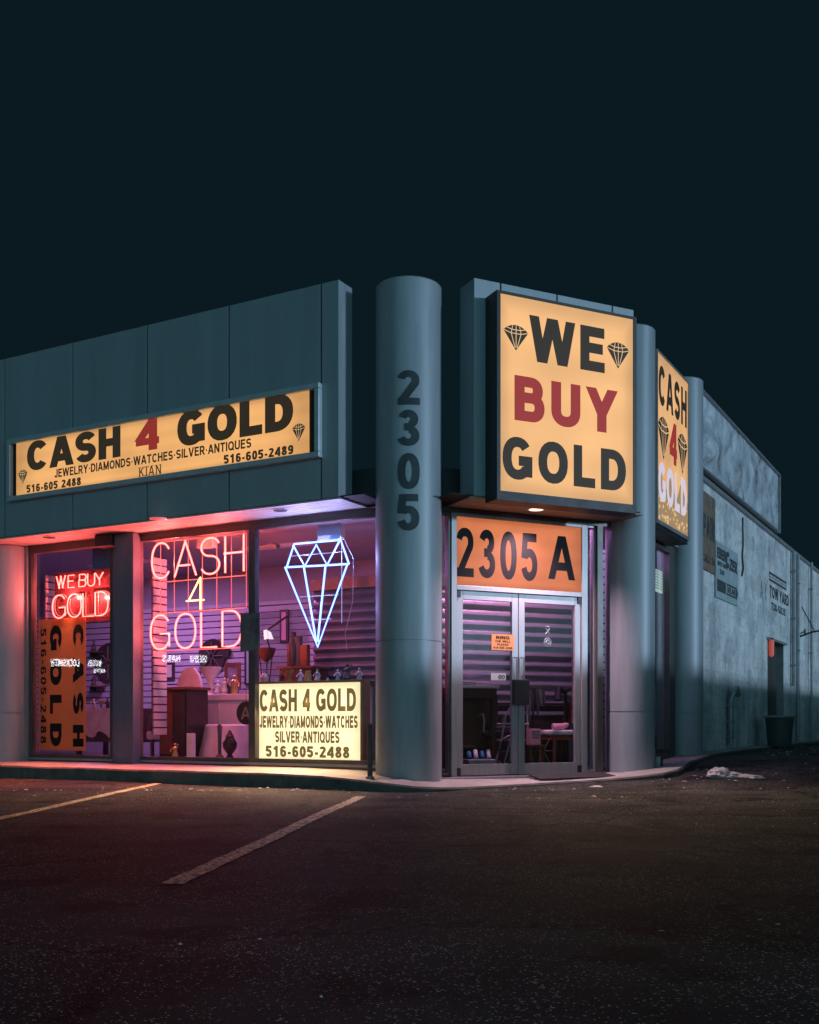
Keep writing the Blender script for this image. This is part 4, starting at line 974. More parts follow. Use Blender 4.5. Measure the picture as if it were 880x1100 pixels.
turned('candlestick', 'slim dark candlestick with a pale candle in front of the pink counter', 'candlestick', A, uc, w, [(.06, ZL), (.05, ZL+.03), (.022, ZL+.06), (.028, ZL+.35), (.035, ZL+.42), (.02, ZL+.45)], M['greycloth'], DG, parts=[('candle', MB(A).lathe(uc, w, [(.012, ZL+.45), (.012, ZL+.72), (.004, ZL+.73)], 10), M['cream'])])
# window deck the low things stand on
MB(A).box(uP1+.1, .55, .145, .95, .20, .27).build('display_deck', M['plaster'], bld)
MB(A).box(uW1l, uW1r+.1, .145, .6, .20, .262).build('display_deck', M['plaster'], bld)
# figures on the counter
def figurine(fr, u, w, z, h, m, label, k=0, grp=DG):
    r_ = thing('figurine', label, 'figurine', fr.p(u, w, z), grp)
    b = MB(fr); b.lathe(u, w, [(h*.26, z), (h*.24, z+h*.06), (h*.14, z+h*.10), (h*(.25-.04*(k % 3)), z+h*.2), (h*.12, z+h*.52), (h*.17, z+h*.66), (h*.10, z+h*.76), (h*.05, z+h*.80)], 14)
    b.ball((u, w, z+h*.89), h*.10)
    b.tube([(u-h*.14, w, z+h*.68), (u-h*(.26+.04*(k % 2)), w-.02, z+h*.52), (u-h*.12, w-.05, z+h*.44)], h*.045, 6)
    b.tube([(u+h*.14, w, z+h*.68), (u+h*.3, w-.02, z+h*(.55+.25*(k % 2))), (u+h*.34, w-.03, z+h*(.4+.5*(k % 2)))], h*.045, 6)
    b.build('figure', m, r_, smooth=True)
    MB(fr).lathe(u, w, [(h*.28, z-.0), (h*.28, z+h*.035)], 16).build('base', M['dwood'], r_); return r_
def vase(fr, u, w, z, h, m, label, k=0, grp=DG):
    P_ = [[(.16, 0), (.30, .3), (.34, .5), (.16, .8), (.14, .86), (.24, 1)], [(.24, 0), (.10, .1), (.12, .5), (.40, .92), (.42, 1), (.36, 1)], [(.2, 0), (.33, .15), (.30, .6), (.20, .85), (.22, 1), (.15, 1)]][k % 3]
    o = MB(fr).lathe(u, w, [(r_*h, z+t*h) for r_, t in P_], 20).build('vase', m, None, base=fr.p(u, w, z), smooth=True); return tag(o, label, 'vase', grp)
w = 1.9
uq, zq_ = P2(.5, 188, 800); figurine(A, uq, .5, .27, .22, M['gold'], 'small brass coloured figurine on the floor in front of the dark cabinet', 1)
uq = P2(.5, 205, 800)[0]; tag(MB(A).box(uq-.04, uq+.05, .46, .54, .27, .62).build('white_carton', M['white'], None, base=A.p(uq, .5, .27), bevel=.004), 'upright white carton standing right of the dark cabinet', 'carton')
for px, h, kind, m, lb, k in ((226, .42, 'v', 'cream', 'tall flared pink lit vase standing on the pale counter', 1), (234, .22, 'f', 'white', 'small dark footed figurine beside the flared vase on the counter', 0),
                              (241, .26, 'f', 'cream', 'pale bell shaped figurine in the middle of the counter', 1), (252, .30, 'f', 'gold', 'figurine with a raised arm at the right end of the pale counter', 2)):
    u = P2(w, px, 740)[0]; (vase if kind == 'v' else figurine)(A, u, w, zc, h, M[m], lb, k)
# back wall ornaments
def plaque(px, py, r_, label, m):
    u, z = P2(BW-.1, px, py); t = thing('wall_plate', label, 'plate', A.p(u, BW-.1, z), DG)
    n_ = 28; mb = MB(A)
    ring = lambda rr, y: [(u+rr*math.cos(2*math.pi*i/n_), y, z+rr*math.sin(2*math.pi*i/n_)) for i in range(n_)]
    mb.add(ring(r_, BW-.09)+ring(r_*.95, BW-.12)+ring(r_*.6, BW-.10), [(i, (i+1) % n_, n_+(i+1) % n_, n_+i) for i in range(n_)]+[(n_+i, n_+(i+1) % n_, 2*n_+(i+1) % n_, 2*n_+i) for i in range(n_)]+[tuple(range(3*n_-1, 2*n_-1, -1))])
    mb.build('dish', m, t, smooth=True)
    sp = MB(A)
    for i in range(8): a = math.pi*2*i/8; sp.tube([(u+r_*.1*math.cos(a), BW-.125, z+r_*.1*math.sin(a)), (u+r_*.82*math.cos(a), BW-.125, z+r_*.82*math.sin(a))], r_*.045, 5)
    sp.build('raised_pattern', M['rust'], t)
plaque(228, 705, .30, 'large dark round relief plate on the back wall behind the middle window', M['leather'])
plaque(117, 712, .36, 'large dark round relief plate on the back wall behind the leftmost window', M['leather'])
plaque(244, 701, .08, 'tiny dark round dish on the back wall right of the large relief plate', M['black'])
# framed picture
u0, z1 = P2(2.4, 241, 712); u1, z0 = P2(2.4, 257.5, 741)
MB(A).box(u0-.5, u1+.7, 2.4, 2.75, FZ, z0-.001).build('back_cupboard', M['plaster'], bld)
fp = thing('framed_picture', 'small framed picture leaning at the back right of the middle window', 'picture', A.p(u0, 2.4, z0))
mb = MB(A)
for (a, b, c, d) in ((u0, u1, z0, z0+.05), (u0, u1, z1-.05, z1), (u0, u0+.05, z0+.05, z1-.05), (u1-.05, u1, z0+.05, z1-.05)): mb.box(a, b, 2.40, 2.44, c, d)
mb.build('frame', M['rwood'], fp, bevel=.004); MB(A).box(u0+.05, u1-.05, 2.415, 2.43, z0+.05, z1-.05).build('canvas', mat('canvas', (.25, .22, .30), .7, var=.5, scale=9), fp)
for k, (pa, pb, ya, yb2, lb) in enumerate(((262, 270, 697, 736, 'tall dark narrow frame on the back wall beside the mullion'), (176, 186, 712, 730, 'small dark frame on the slatwall above the dark cabinet'), (203, 214, 722, 732, 'low wide dark frame on the slatwall behind the high backed chair'), (300, 309, 655, 690, 'slim frame on the back wall left of the neon diamond tip'))):
    q0_, r1_ = P2(BW-.12, pa, ya); q1_, r0_ = P2(BW-.12, pb, yb2); ff = thing('picture_frame', lb, 'picture', A.p(q0_, BW-.1, r0_), 'small frames on the back wall')
    MB(A).box(q0_, q1_, BW-.11, BW-.072, r0_, r1_).build('frame', M['leather'], ff, bevel=.006); MB(A).box(q0_+.04, q1_-.04, BW-.115, BW-.1105, r0_+.04, r1_-.04).build('print', M[('tealboard', 'cream', 'greycloth', 'pink')[k]], ff)
for k, (px, h_, lb) in enumerate(((208, .18, 'small pink box at the left end of the pale counter'), (214, .12, 'flat pale box on the counter left of the flared vase'), (246, .16, 'small grey box between the bell figurine and the right end of the counter'))):
    ux = P2(1.95, px, 740)[0]; tag(MB(A).box(ux-.07, ux+.06, 1.98, 2.12, zc, zc+h_).build('counter_box', M[('pink', 'cream', 'greycloth')[k]], None, base=A.p(ux, 2, zc), bevel=.004), lb, 'box', 'small boxes on the counter')
# round speaker like roundel close to the glass at the mullion
w = .35; u, z = P2(w, 264, 766)
rd = thing('round_medallion', 'round dark medallion with a pale letter hung low beside the mullion', 'medallion', A.p(u, w, z)); n_ = 28
mb = MB(A); mb.add([(u+.15*math.cos(2*math.pi*i/n_), yy, z+.15*math.sin(2*math.pi*i/n_)) for yy in (w, w+.02) for i in range(n_)], [tuple(range(n_-1, -1, -1)), tuple(range(n_, 2*n_))]+[(i, (i+1) % n_, n_+(i+1) % n_, n_+i) for i in range(n_)]); mb.build('disc', M['black'], rd)
mb = MB(A); put(mb, 'A', u-.07, u+.07, z-.08, z+.08, w-.003, w=.16); mb.build('letter', M['galv'], rd)
mb = MB(A).tube([(u, w+.01, z+.15), (u, w+.01, 2.2)], .003, 5); mb.build('cord', M['black'], rd)
# blue box on top in left window
u0, z1 = P2(.5, 99, 588); u1, z0 = P2(.5, 124, 608)
bx = MB(A).box(u0, u1+.1, .5, .9, z0, z1).box(u0+.1, u0+.14, .6, .64, z1, 3.31).box(u1-.1, u1-.06, .6, .64, z1, 3.31).build('blue_box', M['blueplastic'], None, base=A.p(u0, .5, z0), bevel=.01); tag(bx, 'blue box fixed under the ceiling at the right of the leftmost window', 'box')
u0, z1 = A.on(-.16, 104, 573); u1, z0 = A.on(-.16, 122, 586)
sc_ = thing('alarm_box', 'black box fixed at the soffit beside the pier left of the middle window', 'box', A.p(u0, -.1, z0)); MB(A).box(u0, u1, -.2, -.021, z0, ZS-.023).build('housing', M['black'], sc_, bevel=.006)
# left window: low cabinet with boxes and a cloth
w = .9; u0, z1 = P2(w, 92, 762); u1, z0 = P2(w, 126, 790)
cc = thing('display_table', 'table covered with a crumpled pinkish cloth in the leftmost window', 'table', A.p((u0+u1)/2, w, FZ))
MB(A).box(u0-.3, u1+.4, w, w+.7, z0-.1, z1).build('tabletop', M['dwood'], cc)
for a in (u0-.25, u1+.3):
    for b in (w+.05, w+.6): MB(A).box(a, a+.06, b, b+.06, FZ, z0-.1).build('leg', M['dwood'], cc)
mb = MB(A); n1, n2 = 26, 8; pts = []
for i in range(n1+1):
    for j in range(n2+1):
        x = u0-.3+(u1-u0+.7)*i/n1; t = j/n2; pts.append((x, w-.03-.025*math.sin(i*1.3+j*.6), z1+.012-(z1-z0+.05*math.sin(i*.9))*t))
mb.add(pts, [(i*(n2+1)+j, (i+1)*(n2+1)+j, (i+1)*(n2+1)+j+1, i*(n2+1)+j+1) for i in range(n1) for j in range(n2)]); mb.build('cloth', M['cloth'], cc, smooth=True)
for i, (px, h, kd, lb) in enumerate(((98, .16, 'f', 'small figurine nearest the orange poster on the clothed table'), (106, .13, 'v', 'squat bowl like vase between figurines on the clothed table'), (113, .18, 'f', 'second small figurine on the clothed table, left of the pier'), (119, .14, 'v', 'small vase beside the pier on the clothed table'))):
    u = P2(w+.2, px, 760)[0]; (vase if kd == 'v' else figurine)(A, u, w+.25, z1, h, M[('cream', 'gold', 'rust', 'white')[i]], lb, i)
# shelves on back wall in the left window with small figures
for k, (px0, px1, py) in enumerate(((93, 106, 700), (93, 106, 737))):
    u0, z = P2(BW-.25, px0, py); u1 = P2(BW-.25, px1, py)[0]
    sh = thing('wall_shelf', ('upper' if k == 0 else 'lower')+' small shelf on the slatwall behind the leftmost window', 'shelf', A.p(u0, BW-.2, z), 'small slatwall shelves')
    MB(A).box(u0, u1, BW-.27, BW-.071, z-.02, z).build('board', M['rwood'], sh); MB(A).box(u0+.03, u0+.05, BW-.2, BW-.071, z-.09, z-.021).box(u1-.05, u1-.03, BW-.2, BW-.071, z-.09, z-.021).build('bracket', M['black'], sh)
    figurine(A, (u0+u1)/2-.05, BW-.17, z, .2, M['rust'], 'dark figurine standing on the '+('upper' if k == 0 else 'lower')+' small wall shelf', k)
# ledge of ornaments above the light box
w = .42; zl_ = lz1+.02
lg = thing('ornament_shelf', 'narrow shelf of ornaments just above the cream light box', 'shelf', A.p((l0+l1)/2, w, zl_)); MB(A).box(l0-.02, l1+.12, w-.12, w+.25, zl_-.03, zl_).build('board', M['dwood'], lg, bevel=.004)
for a in (l0+.02, l1+.06): MB(A).box(a, a+.04, w-.05, w+.2, .27, zl_-.03).build('leg', M['dwood'], lg)
spec = [(284, .16, 'v', 'cream', 'squat cream vase at the left end of the shelf above the light box'), (297, .07, 'v', 'white', 'tiny pale dish between the squat vase and the flared vase'),
        (303, .15, 'f', 'rust', 'brown figurine left of the wide flared vase'), (311, .17, 'v', 'gold', 'wide flared golden vase on the shelf above the light box'), (323, .17, 'f', 'white', 'white figurine next to the flared golden vase'),
        (331, .15, 'v', 'gold', 'stout golden pot under the tip of the neon diamond'), (341, .17, 'f', 'cream', 'cream figurine just right of the neon diamond tip'), (352, .06, 'v', 'white', 'low white dish right of the neon diamond tip'),
        (363, .16, 'f', 'white', 'spread armed white figurine on the right half of the shelf'), (373, .23, 'f', 'rust', 'tallest brown figurine, near the right end of the shelf'), (386, .17, 'f', 'cream', 'pale figurine at the far right end of the shelf')]
for i, (px, h, kd, m, lb) in enumerate(spec):
    u = P2(w, px, 730)[0]; (vase if kd == 'v' else figurine)(A, u, w, zl_, h, M[m], lb, {297: 2, 352: 2, 311: 1, 284: 0, 331: 2}.get(px, i))
# wire plant stand with mask and reading lamp arm
w = .75; u, z = P2(w, 286, 700)
ws = thing('wire_stand', 'dark tripod stand with a bowl top behind the left end of the right window', 'stand', A.p(u, w, ZL))
MB(A).lathe(u, w, [(.02, z-.14), (.10, z-.06), (.13, z+.04), (.12, z+.05)], 18).build('bowl', M['rwood'], ws, smooth=True)
for a in (0, 2.1, 4.2): MB(A).tube([(u+.10*math.cos(a), w+.10*math.sin(a), z-.04), (u+.02*math.cos(a), w+.02*math.sin(a), 1.05), (u+.16*math.cos(a), w+.16*math.sin(a), ZL)], .008, 6).build('leg', M['black'], ws)
u, z = P2(.6, 287, 682)
mk = thing('glass_mask', 'pale two lobed ornament glowing white beside the mullion plate', 'ornament', A.p(u, .6, z))
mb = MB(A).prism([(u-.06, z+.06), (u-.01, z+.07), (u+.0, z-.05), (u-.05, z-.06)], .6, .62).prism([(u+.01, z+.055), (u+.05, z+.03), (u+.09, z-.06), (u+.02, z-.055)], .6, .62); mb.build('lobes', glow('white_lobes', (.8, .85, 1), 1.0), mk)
MB(A).tube([(u-.1, .63, z+.02), (u+.12, .63, z+.14), (u+.32, .66, z+.26)], .014, 6).build('arm', M['black'], mk)
MB(A).tube([(u-.02, .63, z-.05), (u-.02, .7, z-.2), (u-.02, .75, z-.23)], .01, 6).build('stem', M['black'], mk)
# tall dark bottle, chair frames at the back
u, z = P2(1.2, 302, 700)
cbn = thing('tall_cabinet', 'dark low cabinet at the back of the right window, behind the ornaments', 'cabinet', A.p(u, 1.3, FZ)); u9 = P2(1.3, 335, 700)[0]; zz = P2(1.3, 310, 716)[1]
MB(A).box(u-.1, u9, 1.3, 1.7, FZ, zz-.03).build('carcass', M['dwood'], cbn); MB(A).box(u-.13, u9+.03, 1.27, 1.72, zz-.03, zz).build('top', M['rwood'], cbn)
turned('bottle_vase', 'tall slim dark bottle vase on the cabinet behind the ornaments', 'vase', A, u+.03, 1.45, [(.05, zz), (.07, zz+.12), (.06, zz+.3), (.03, zz+.40), (.035, zz+.48)], M['black'], DG)
for i, px in enumerate((313, 319, 327)):
    uu = P2(1.45, px, 700)[0]; hh = (.34, .42, .3)[i]
    o = MB(A).box(uu-.06, uu+.06, 1.43, 1.5, zz, zz+hh).box(uu-.045, uu+.045, 1.425, 1.4295, zz+.02, zz+hh-.02).build('upright_box', M[('leather', 'greycloth', 'rwood')[i]], None, base=A.p(uu, 1.45, zz)); tag(o, ('short dark leather box on the back cabinet, nearest the bottle vase', 'tallest grey upright box on the back cabinet', 'reddish wooden box at the right end of the back cabinet')[i], 'box', 'upright boxes on the back cabinet')
# white machine right of the light box
u0, z1 = P2(.3, 389, 737); u1, z0 = P2(.3, 397, 800)
wc = thing('white_cabinet', 'white narrow machine casing between the light box and the corner column', 'appliance', A.p(u0, .3, ZL)); MB(A).box(u0, u1+.02, .26, .6, ZL, z1).build('casing', M['white'], wc, bevel=.01); MB(A).box(u0+.02, u1, .255, .2595, z1-.3, z1-.1).build('panel', M['greycloth'], wc)
# track light at the ceiling
u, z = P2(.9, 288, 587)
tl = thing('track_light', 'dark track light spot near the ceiling at the left of the right window', 'lamp', A.p(u, .9, z)); MB(A).tube([(u-.3, .9, z), (u+.1, .9, z+.02)], .012, 6).tube([(u-.3, .9, z), (u-.3, .9, 3.31)], .01, 6).build('rail', M['galv'], tl); MB(A).tube([(u+.08, .9, z+.02), (u+.18, .88, z-.02)], .035, 10).build('head', M['galv'], tl)

# ------------------------------------------------------------------ behind the doors
FZ2 = .20
def QB(w, px, py): return B.on(w, px, py)
w = .35
u0 = QB(w, 484, 740)[0]; u1 = QB(w, 537, 740)[0]; zt_ = QB(w, 510, 736)[1]
dk = thing('writing_desk', 'dark wooden desk behind the left glass door', 'desk', B.p((u0+u1)/2, w+.2, FZ2))
MB(B).box(u0, u1, w, w+.36, zt_-.035, zt_).build('desktop', M['white'], dk, bevel=.004)
MB(B).box(u0+.02, u1-.03, w+.02, w+.34, zt_-.16, zt_-.036).build('drawer', M['dwood'], dk, bevel=.004)
for a in (u0+.03, u1-.09):
    for b in (w+.03, w+.28): MB(B).box(a, a+.05, b, b+.05, FZ2, zt_-.16).build('leg', M['dwood'], dk)
MB(B).box(u0+.1, u1-.1, w+.2, w+.22, .45, zt_-.16).build('back_panel', M['dwood'], dk)
ub0, zq = QB(w, 489, 735); ub1 = QB(w, 512, 735)[0]
bk = thing('magazine', 'black folder lying on the desk behind the left glass door', 'folder', B.p(ub0, w+.05, zt_)); MB(B).box(ub0, ub1, w+.03, w+.25, zt_+.001, zt_+.035).build('cover', M['black'], bk, bevel=.004); MB(B).box(ub0+.01, ub1-.01, w+.027, w+.24, zt_+.010, zt_+.026).build('pages', M['white'], bk)
ub0 = QB(w, 512, 735)[0]; ub1 = QB(w, 530, 735)[0]
bk = thing('paper_stack', 'loose pink lit papers beside the black folder on the desk', 'papers', B.p(ub0, w+.05, zt_))
for i in range(5): MB(B).box(ub0+.01*i, ub1-.013*i, w+.04+.006*i, w+.24, zt_+.001+.006*i, zt_+.006+.006*i).build('sheet', M['pink'] if i % 2 else M['white'], bk)
# things under the desk
u, z = QB(.3, 518, 812)
o = thing('tote_box', 'low plastic tote with rolled bits on the floor under the desk', 'box', B.p(u, .35, FZ2)); MB(B).box(u-.22, u+.15, .22, .5, FZ2, FZ2+.12).build('bin', M['galv'], o, bevel=.01)
for i in range(4): MB(B).tube([(u-.17+.09*i, .30, FZ2+.13), (u-.13+.09*i, .40, FZ2+.20+.02*(i % 2))], .028, 10).build('roll', M['white'] if i % 2 else M['blueplastic'], o, smooth=True)
# metal walker with bent tubes
u = QB(.5, 541, 770)[0]
wk = thing('wheeled_frame', 'folded wheeled metal frame with bent pale tubes in the middle behind the doors', 'wheeled frame', B.p(u, .45, FZ2))
for i, (a, b) in enumerate(((-.10, .36), (.06, .42))):
    MB(B).tube([(u+a-.12, b, FZ2), (u+a-.02, b, .50), (u+a+.05, b, .85), (u+a+.16, b, 1.02), (u+a+.24, b+.02, .98), (u+a+.26, b+.02, .6), (u+a+.34, b+.02, FZ2)], .013, 8).build('frame_tube', M['alu'], wk, smooth=True)
MB(B).tube([(u-.16, .39, .55), (u+.34, .39, .55)], .010, 6).tube([(u-.16, .39, .75), (u+.30, .39, .75)], .010, 6).build('cross_bar', M['alu'], wk)
MB(B).box(u-.13, u+.12, .44, .60, .62, .72).build('basket', M['greycloth'], wk, bevel=.02)
for k, (a, b) in enumerate(((.02, .30), (.50, .36))):
    wl = MB(B).tube([(u+a+.20*math.cos(2*math.pi*i/28), b, FZ2+.21+.20*math.sin(2*math.pi*i/28)) for i in range(28)], .013, 6, closed=True).build('wheel', M['leather'], wk, smooth=True)
    sp = MB(B)
    for i in range(6): sp.tube([(u+a, b, FZ2+.21), (u+a+.19*math.cos(i*1.047), b, FZ2+.21+.19*math.sin(i*1.047))], .004, 5)
    sp.build('spokes', M['galv'], wl)
u = QB(.5, 520, 770)[0]
oc = thing('swivel_chair', 'dark swivel chair with curved tubular arms behind the left glass door', 'chair', B.p(u, .5, FZ2))
MB(B).box(u-.02, u+.34, .42, .68, .60, .67).build('seat', M['leather'], oc, bevel=.025)
MB(B).box(u+.02, u+.30, .66, .71, .70, 1.12).build('backrest', M['leather'], oc, bevel=.02)
for s_ in (-.04, .35): MB(B).tube([(u+s_, .68, .66), (u+s_, .62, .84), (u+s_, .46, .87), (u+s_, .42, .80), (u+s_, .44, .64)], .012, 8).build('arm', M['alu'], oc, smooth=True)
MB(B).tube([(u+.16, .55, .60), (u+.16, .55, .28)], .022, 8).build('stem', M['black'], oc, smooth=True)
for i in range(5): MB(B).tube([(u+.16, .55, .30), (u+.16+.2*math.cos(i*1.257), .50+.14*math.sin(i*1.257), .235)], .014, 6).build('leg', M['alu'], oc, smooth=True)
# dark tool trolley / monitor on a post
u = QB(.6, 603, 760)[0]
ps = thing('microscope_stand', 'black jeweller microscope on a post behind the right glass door', 'microscope', B.p(u, .5, FZ2))
MB(B).lathe(u, .5, [(.16, FZ2), (.15, FZ2+.03), (.03, FZ2+.05), (.02, 1.18)], 18).build('post', M['black'], ps, smooth=True)
MB(B).tube([(u, .5, 1.15), (u-.14, .46, 1.2), (u-.16, .42, 1.05)], .035, 10, r2=.05).build('head', M['black'], ps, smooth=True)
MB(B).tube([(u-.02, .5, 1.17), (u+.10, .48, 1.22)], .02, 8).build('arm', M['black'], ps, smooth=True)
# wooden chair with upholstered seat, behind the right door
w = .42; uc = QB(w, 601, 780)[0]; zs_ = QB(w-.15, 601, 789)[1]
ch = thing('wooden_chair', 'reddish wooden chair with pink lit upholstered seat behind the right glass door', 'chair', B.p(uc, w, FZ2))
MB(B).box(uc-.20, uc+.19, w-.18, w+.20, zs_-.01, zs_+.055).build('seat', M['cloth'], ch, bevel=.02)
MB(B).box(uc-.19, uc+.18, w-.17, w+.19, zs_-.07, zs_-.011).build('seat_rail', M['rwood'], ch)
for a in (uc-.19, uc+.145):
    for b in (w-.17, w+.15): MB(B).box(a, a+.035, b, b+.035, FZ2, zs_-.07).build('leg', M['rwood'], ch, bevel=.004)
MB(B).tube([(uc+.17, w-.15, zs_+.02), (uc+.22, w-.15, zs_+.42)], .018, 8).tube([(uc+.17, w+.17, zs_+.02), (uc+.22, w+.17, zs_+.42)], .018, 8).build('back_post', M['rwood'], ch)
MB(B).box(uc+.195, uc+.225, w-.13, w+.15, zs_+.15, zs_+.42).build('backrest', M['rwood'], ch, bevel=.008)
mb = MB(B); mb.tube([(uc-.10, w, zs_+.09), (uc+.02, w-.03, zs_+.10), (uc+.12, w, zs_+.12)], .05, 10, r2=.03); o = mb.build('folded_garment', M['pink'], None, base=B.p(uc, w, zs_+.05), smooth=True); tag(o, 'rolled pink garment lying on the wooden chair seat', 'garment')
u0, z1 = QB(.25, 570, 783); u1, z0 = QB(.25, 581, 800)
o = thing('pink_carton', 'small pink card carton on a stool behind the meeting edge of the doors', 'carton', B.p(u0, .25, z0)); MB(B).box(u0, u1, .25, .35, z0, z1).build('card', M['pink'], o, bevel=.003); 
for i in range(3): MB(B).box(u0+.02, u1-.02, .246, .2495, z1-.04-.035*i, z1-.03-.035*i).build('printed_line', M['greycloth'], o)
o = thing('floor_stool', 'small dark stool carrying the pink carton', 'stool', B.p(u0, .3, FZ2)); MB(B).box(u0-.04, u1+.04, .2, .42, z0-.03, z0-.001).build('seat', M['dwood'], o)
for a in (u0-.03, u1):
    for b in (.21, .38): MB(B).box(a, a+.03, b, b+.03, FZ2, z0-.03).build('leg', M['dwood'], o)
o = thing('dark_backdrop', 'dark low partition panel added behind the desk and wooden chair to keep the doorway dim', 'backdrop', B.p(1.0, .74, FZ2)); MB(B).box(uD0-.3, uD1+.25, .72, .745, FZ2, .99).build('panel', M['leather'], o); MB(B).box(uD0-.3, uD1+.25, .70, .76, .99, 1.02).build('cap_rail', M['dwood'], o)  # made-up dark panel stands in for the gloom behind the doors
rnd = random.Random(11)
u, z = QB(.62, 573, 760)
o = thing('bead_rack', 'dark rack hung with necklaces and bags behind the middle of the doors', 'rack', B.p(u, .62, FZ2)); MB(B).tube([(u, .62, FZ2), (u, .62, 1.2)], .014, 8).tube([(u-.14, .62, 1.2), (u+.14, .62, 1.2)], .012, 8).tube([(u-.12, .62, FZ2+.01), (u+.12, .62, FZ2+.01)], .012, 8).build('stand', M['black'], o)
for i in range(7):
    x = u-.13+.043*i; l = rnd.uniform(.2, .45); MB(B).tube([(x, .60, 1.2), (x-.015, .58, 1.2-l*.5), (x, .57, 1.2-l), (x+.018, .58, 1.2-l*.5), (x+.006, .60, 1.2)], rnd.uniform(.006, .016), 6).build('necklace', M[('greycloth', 'galv', 'rust', 'leather')[i % 4]], o, smooth=True)
# lock box and doormat
u0, z1 = B.on(-.05, 551, 730); u1, z0 = B.on(-.05, 567, 757)
o = thing('lock_box', 'black lock box hung over both door handles', 'lock box', B.p((u0+u1)/2, -.05, z0)); MB(B).box(u0, u1, -.10, -.026, z0, z1).build('case', M['black'], o, bevel=.008)
MB(B).tube([((u0+u1)/2-.03, -.06, z1), ((u0+u1)/2-.03, -.06, z1+.06), ((u0+u1)/2+.03, -.06, z1+.06), ((u0+u1)/2+.03, -.06, z1)], .006, 6).build('shackle', M['galv'], o)
q0, q1 = ub(562), ub(640)
mbm = MB(B); mbm.add([(q0, -.12, .150), (q1-.02, -.12, .158), (q1+.03, -.42, .118), (q0-.02, -.42, .106), (q0, -.12, .135), (q1-.02, -.12, .14), (q1+.03, -.42, .10), (q0-.02, -.42, .09)], [(3, 2, 1, 0), (4, 5, 6, 7), (0, 1, 5, 4), (1, 2, 6, 5), (2, 3, 7, 6), (3, 0, 4, 7)])
tag(mbm.build('doormat', M['rubber'], None, base=B.p((q0+q1)/2, -.27, .11)), 'dark rubber doormat in front of the right glass door', 'doormat')

# ------------------------------------------------------------------ outside: posts, light strip details
def post(px, yb, yt, r_, label):
    # foot on the pavement near the kerb
    fx = (px-CX)/FPX
    z0 = .165 if px < 430 else .078
    Y = (EYE-z0)*FPX/(yb-HY); x = fx*Y; zt_ = EYE+(HY-yt)/FPX*Y
    t = thing('bollard', label, 'bollard', (x, Y, z0), 'steel posts in front of the corner column')
    MB().lathe(x, Y, [(r_, z0-.08), (r_, zt_-.03), (r_*.85, zt_-.008), (r_*.3, zt_)], 14).build('post', M['rust'], t, smooth=True)
    MB().lathe(x, Y, [(r_*1.7, z0-.01), (r_*1.6, z0+.012)], 14).build('foot_plate', M['galv'], t, smooth=True)
post(397.5, 835.3, 777, .028, 'thin grey steel post on the kerb just left of the corner column')
post(471, 841, 774, .030, 'thin dark steel post on the kerb just right of the corner column')
# bent small utility marker near second column
p = ground_at(707, 829); zz = .19
t = thing('paper_cup', 'small crumpled pale cup standing on the pavement right of the second column', 'cup', (p.x, p.y, zz))
MB().lathe(p.x, p.y, [(.028, zz), (.034, zz+.09), (.040, zz+.135), (.036, zz+.137)], 14, 1, .8).build('cup', M['bag'], t, smooth=True)
MB().box(p.x+.028, p.x+.06, p.y-.02, p.y+.03, zz, zz+.12).build('carton', M['black'], t)
# plastic bag heap
p = ground_at(785, 836)
def lumps(cx, cy, z, parts_, m, seed):
    mb = MB(); rnd_ = random.Random(seed)
    for (dx, dy, r_, sx, sy, sz) in parts_:
        n1, n2 = 28, 16; pts = []
        for i in range(n2+1):
            th = math.pi*i/n2
            for j in range(n1):
                ph = 2*math.pi*j/n1; d = Vector((math.sin(th)*math.cos(ph), math.sin(th)*math.sin(ph), math.cos(th)))
                k = 1+.45*mnoise.noise(d*2.2+Vector((seed+dx*9, dy, 0)))+.25*abs(mnoise.noise(d*6+Vector((seed, 0, dx))))
                pts.append((cx+dx+d.x*r_*sx*k, cy+dy+d.y*r_*sy*k, max(z-.004, z+r_*sz*.55+d.z*r_*sz*k)))
        mb.add(pts, [(i*n1+j, i*n1+(j+1) % n1, (i+1)*n1+(j+1) % n1, (i+1)*n1+j) for i in range(n2) for j in range(n1)])
    return mb
b = lumps(p.x, p.y, G(p.x, p.y), [(-.12, .03, .10, 1.3, 1, .75), (.02, 0, .075, 1.5, 1, .6), (.17, -.03, .05, 1.7, 1, .6), (.25, -.1, .055, 1.8, 1, .45), (.08, .02, .05, 1.5, 1, .5)], M['bag'], 4).build('plastic_bag', M['bag'], None, base=(p.x, p.y, G(p.x, p.y)), smooth=True)
tag(b, 'crumpled white plastic bag lying on the asphalt by the side street', 'bag')
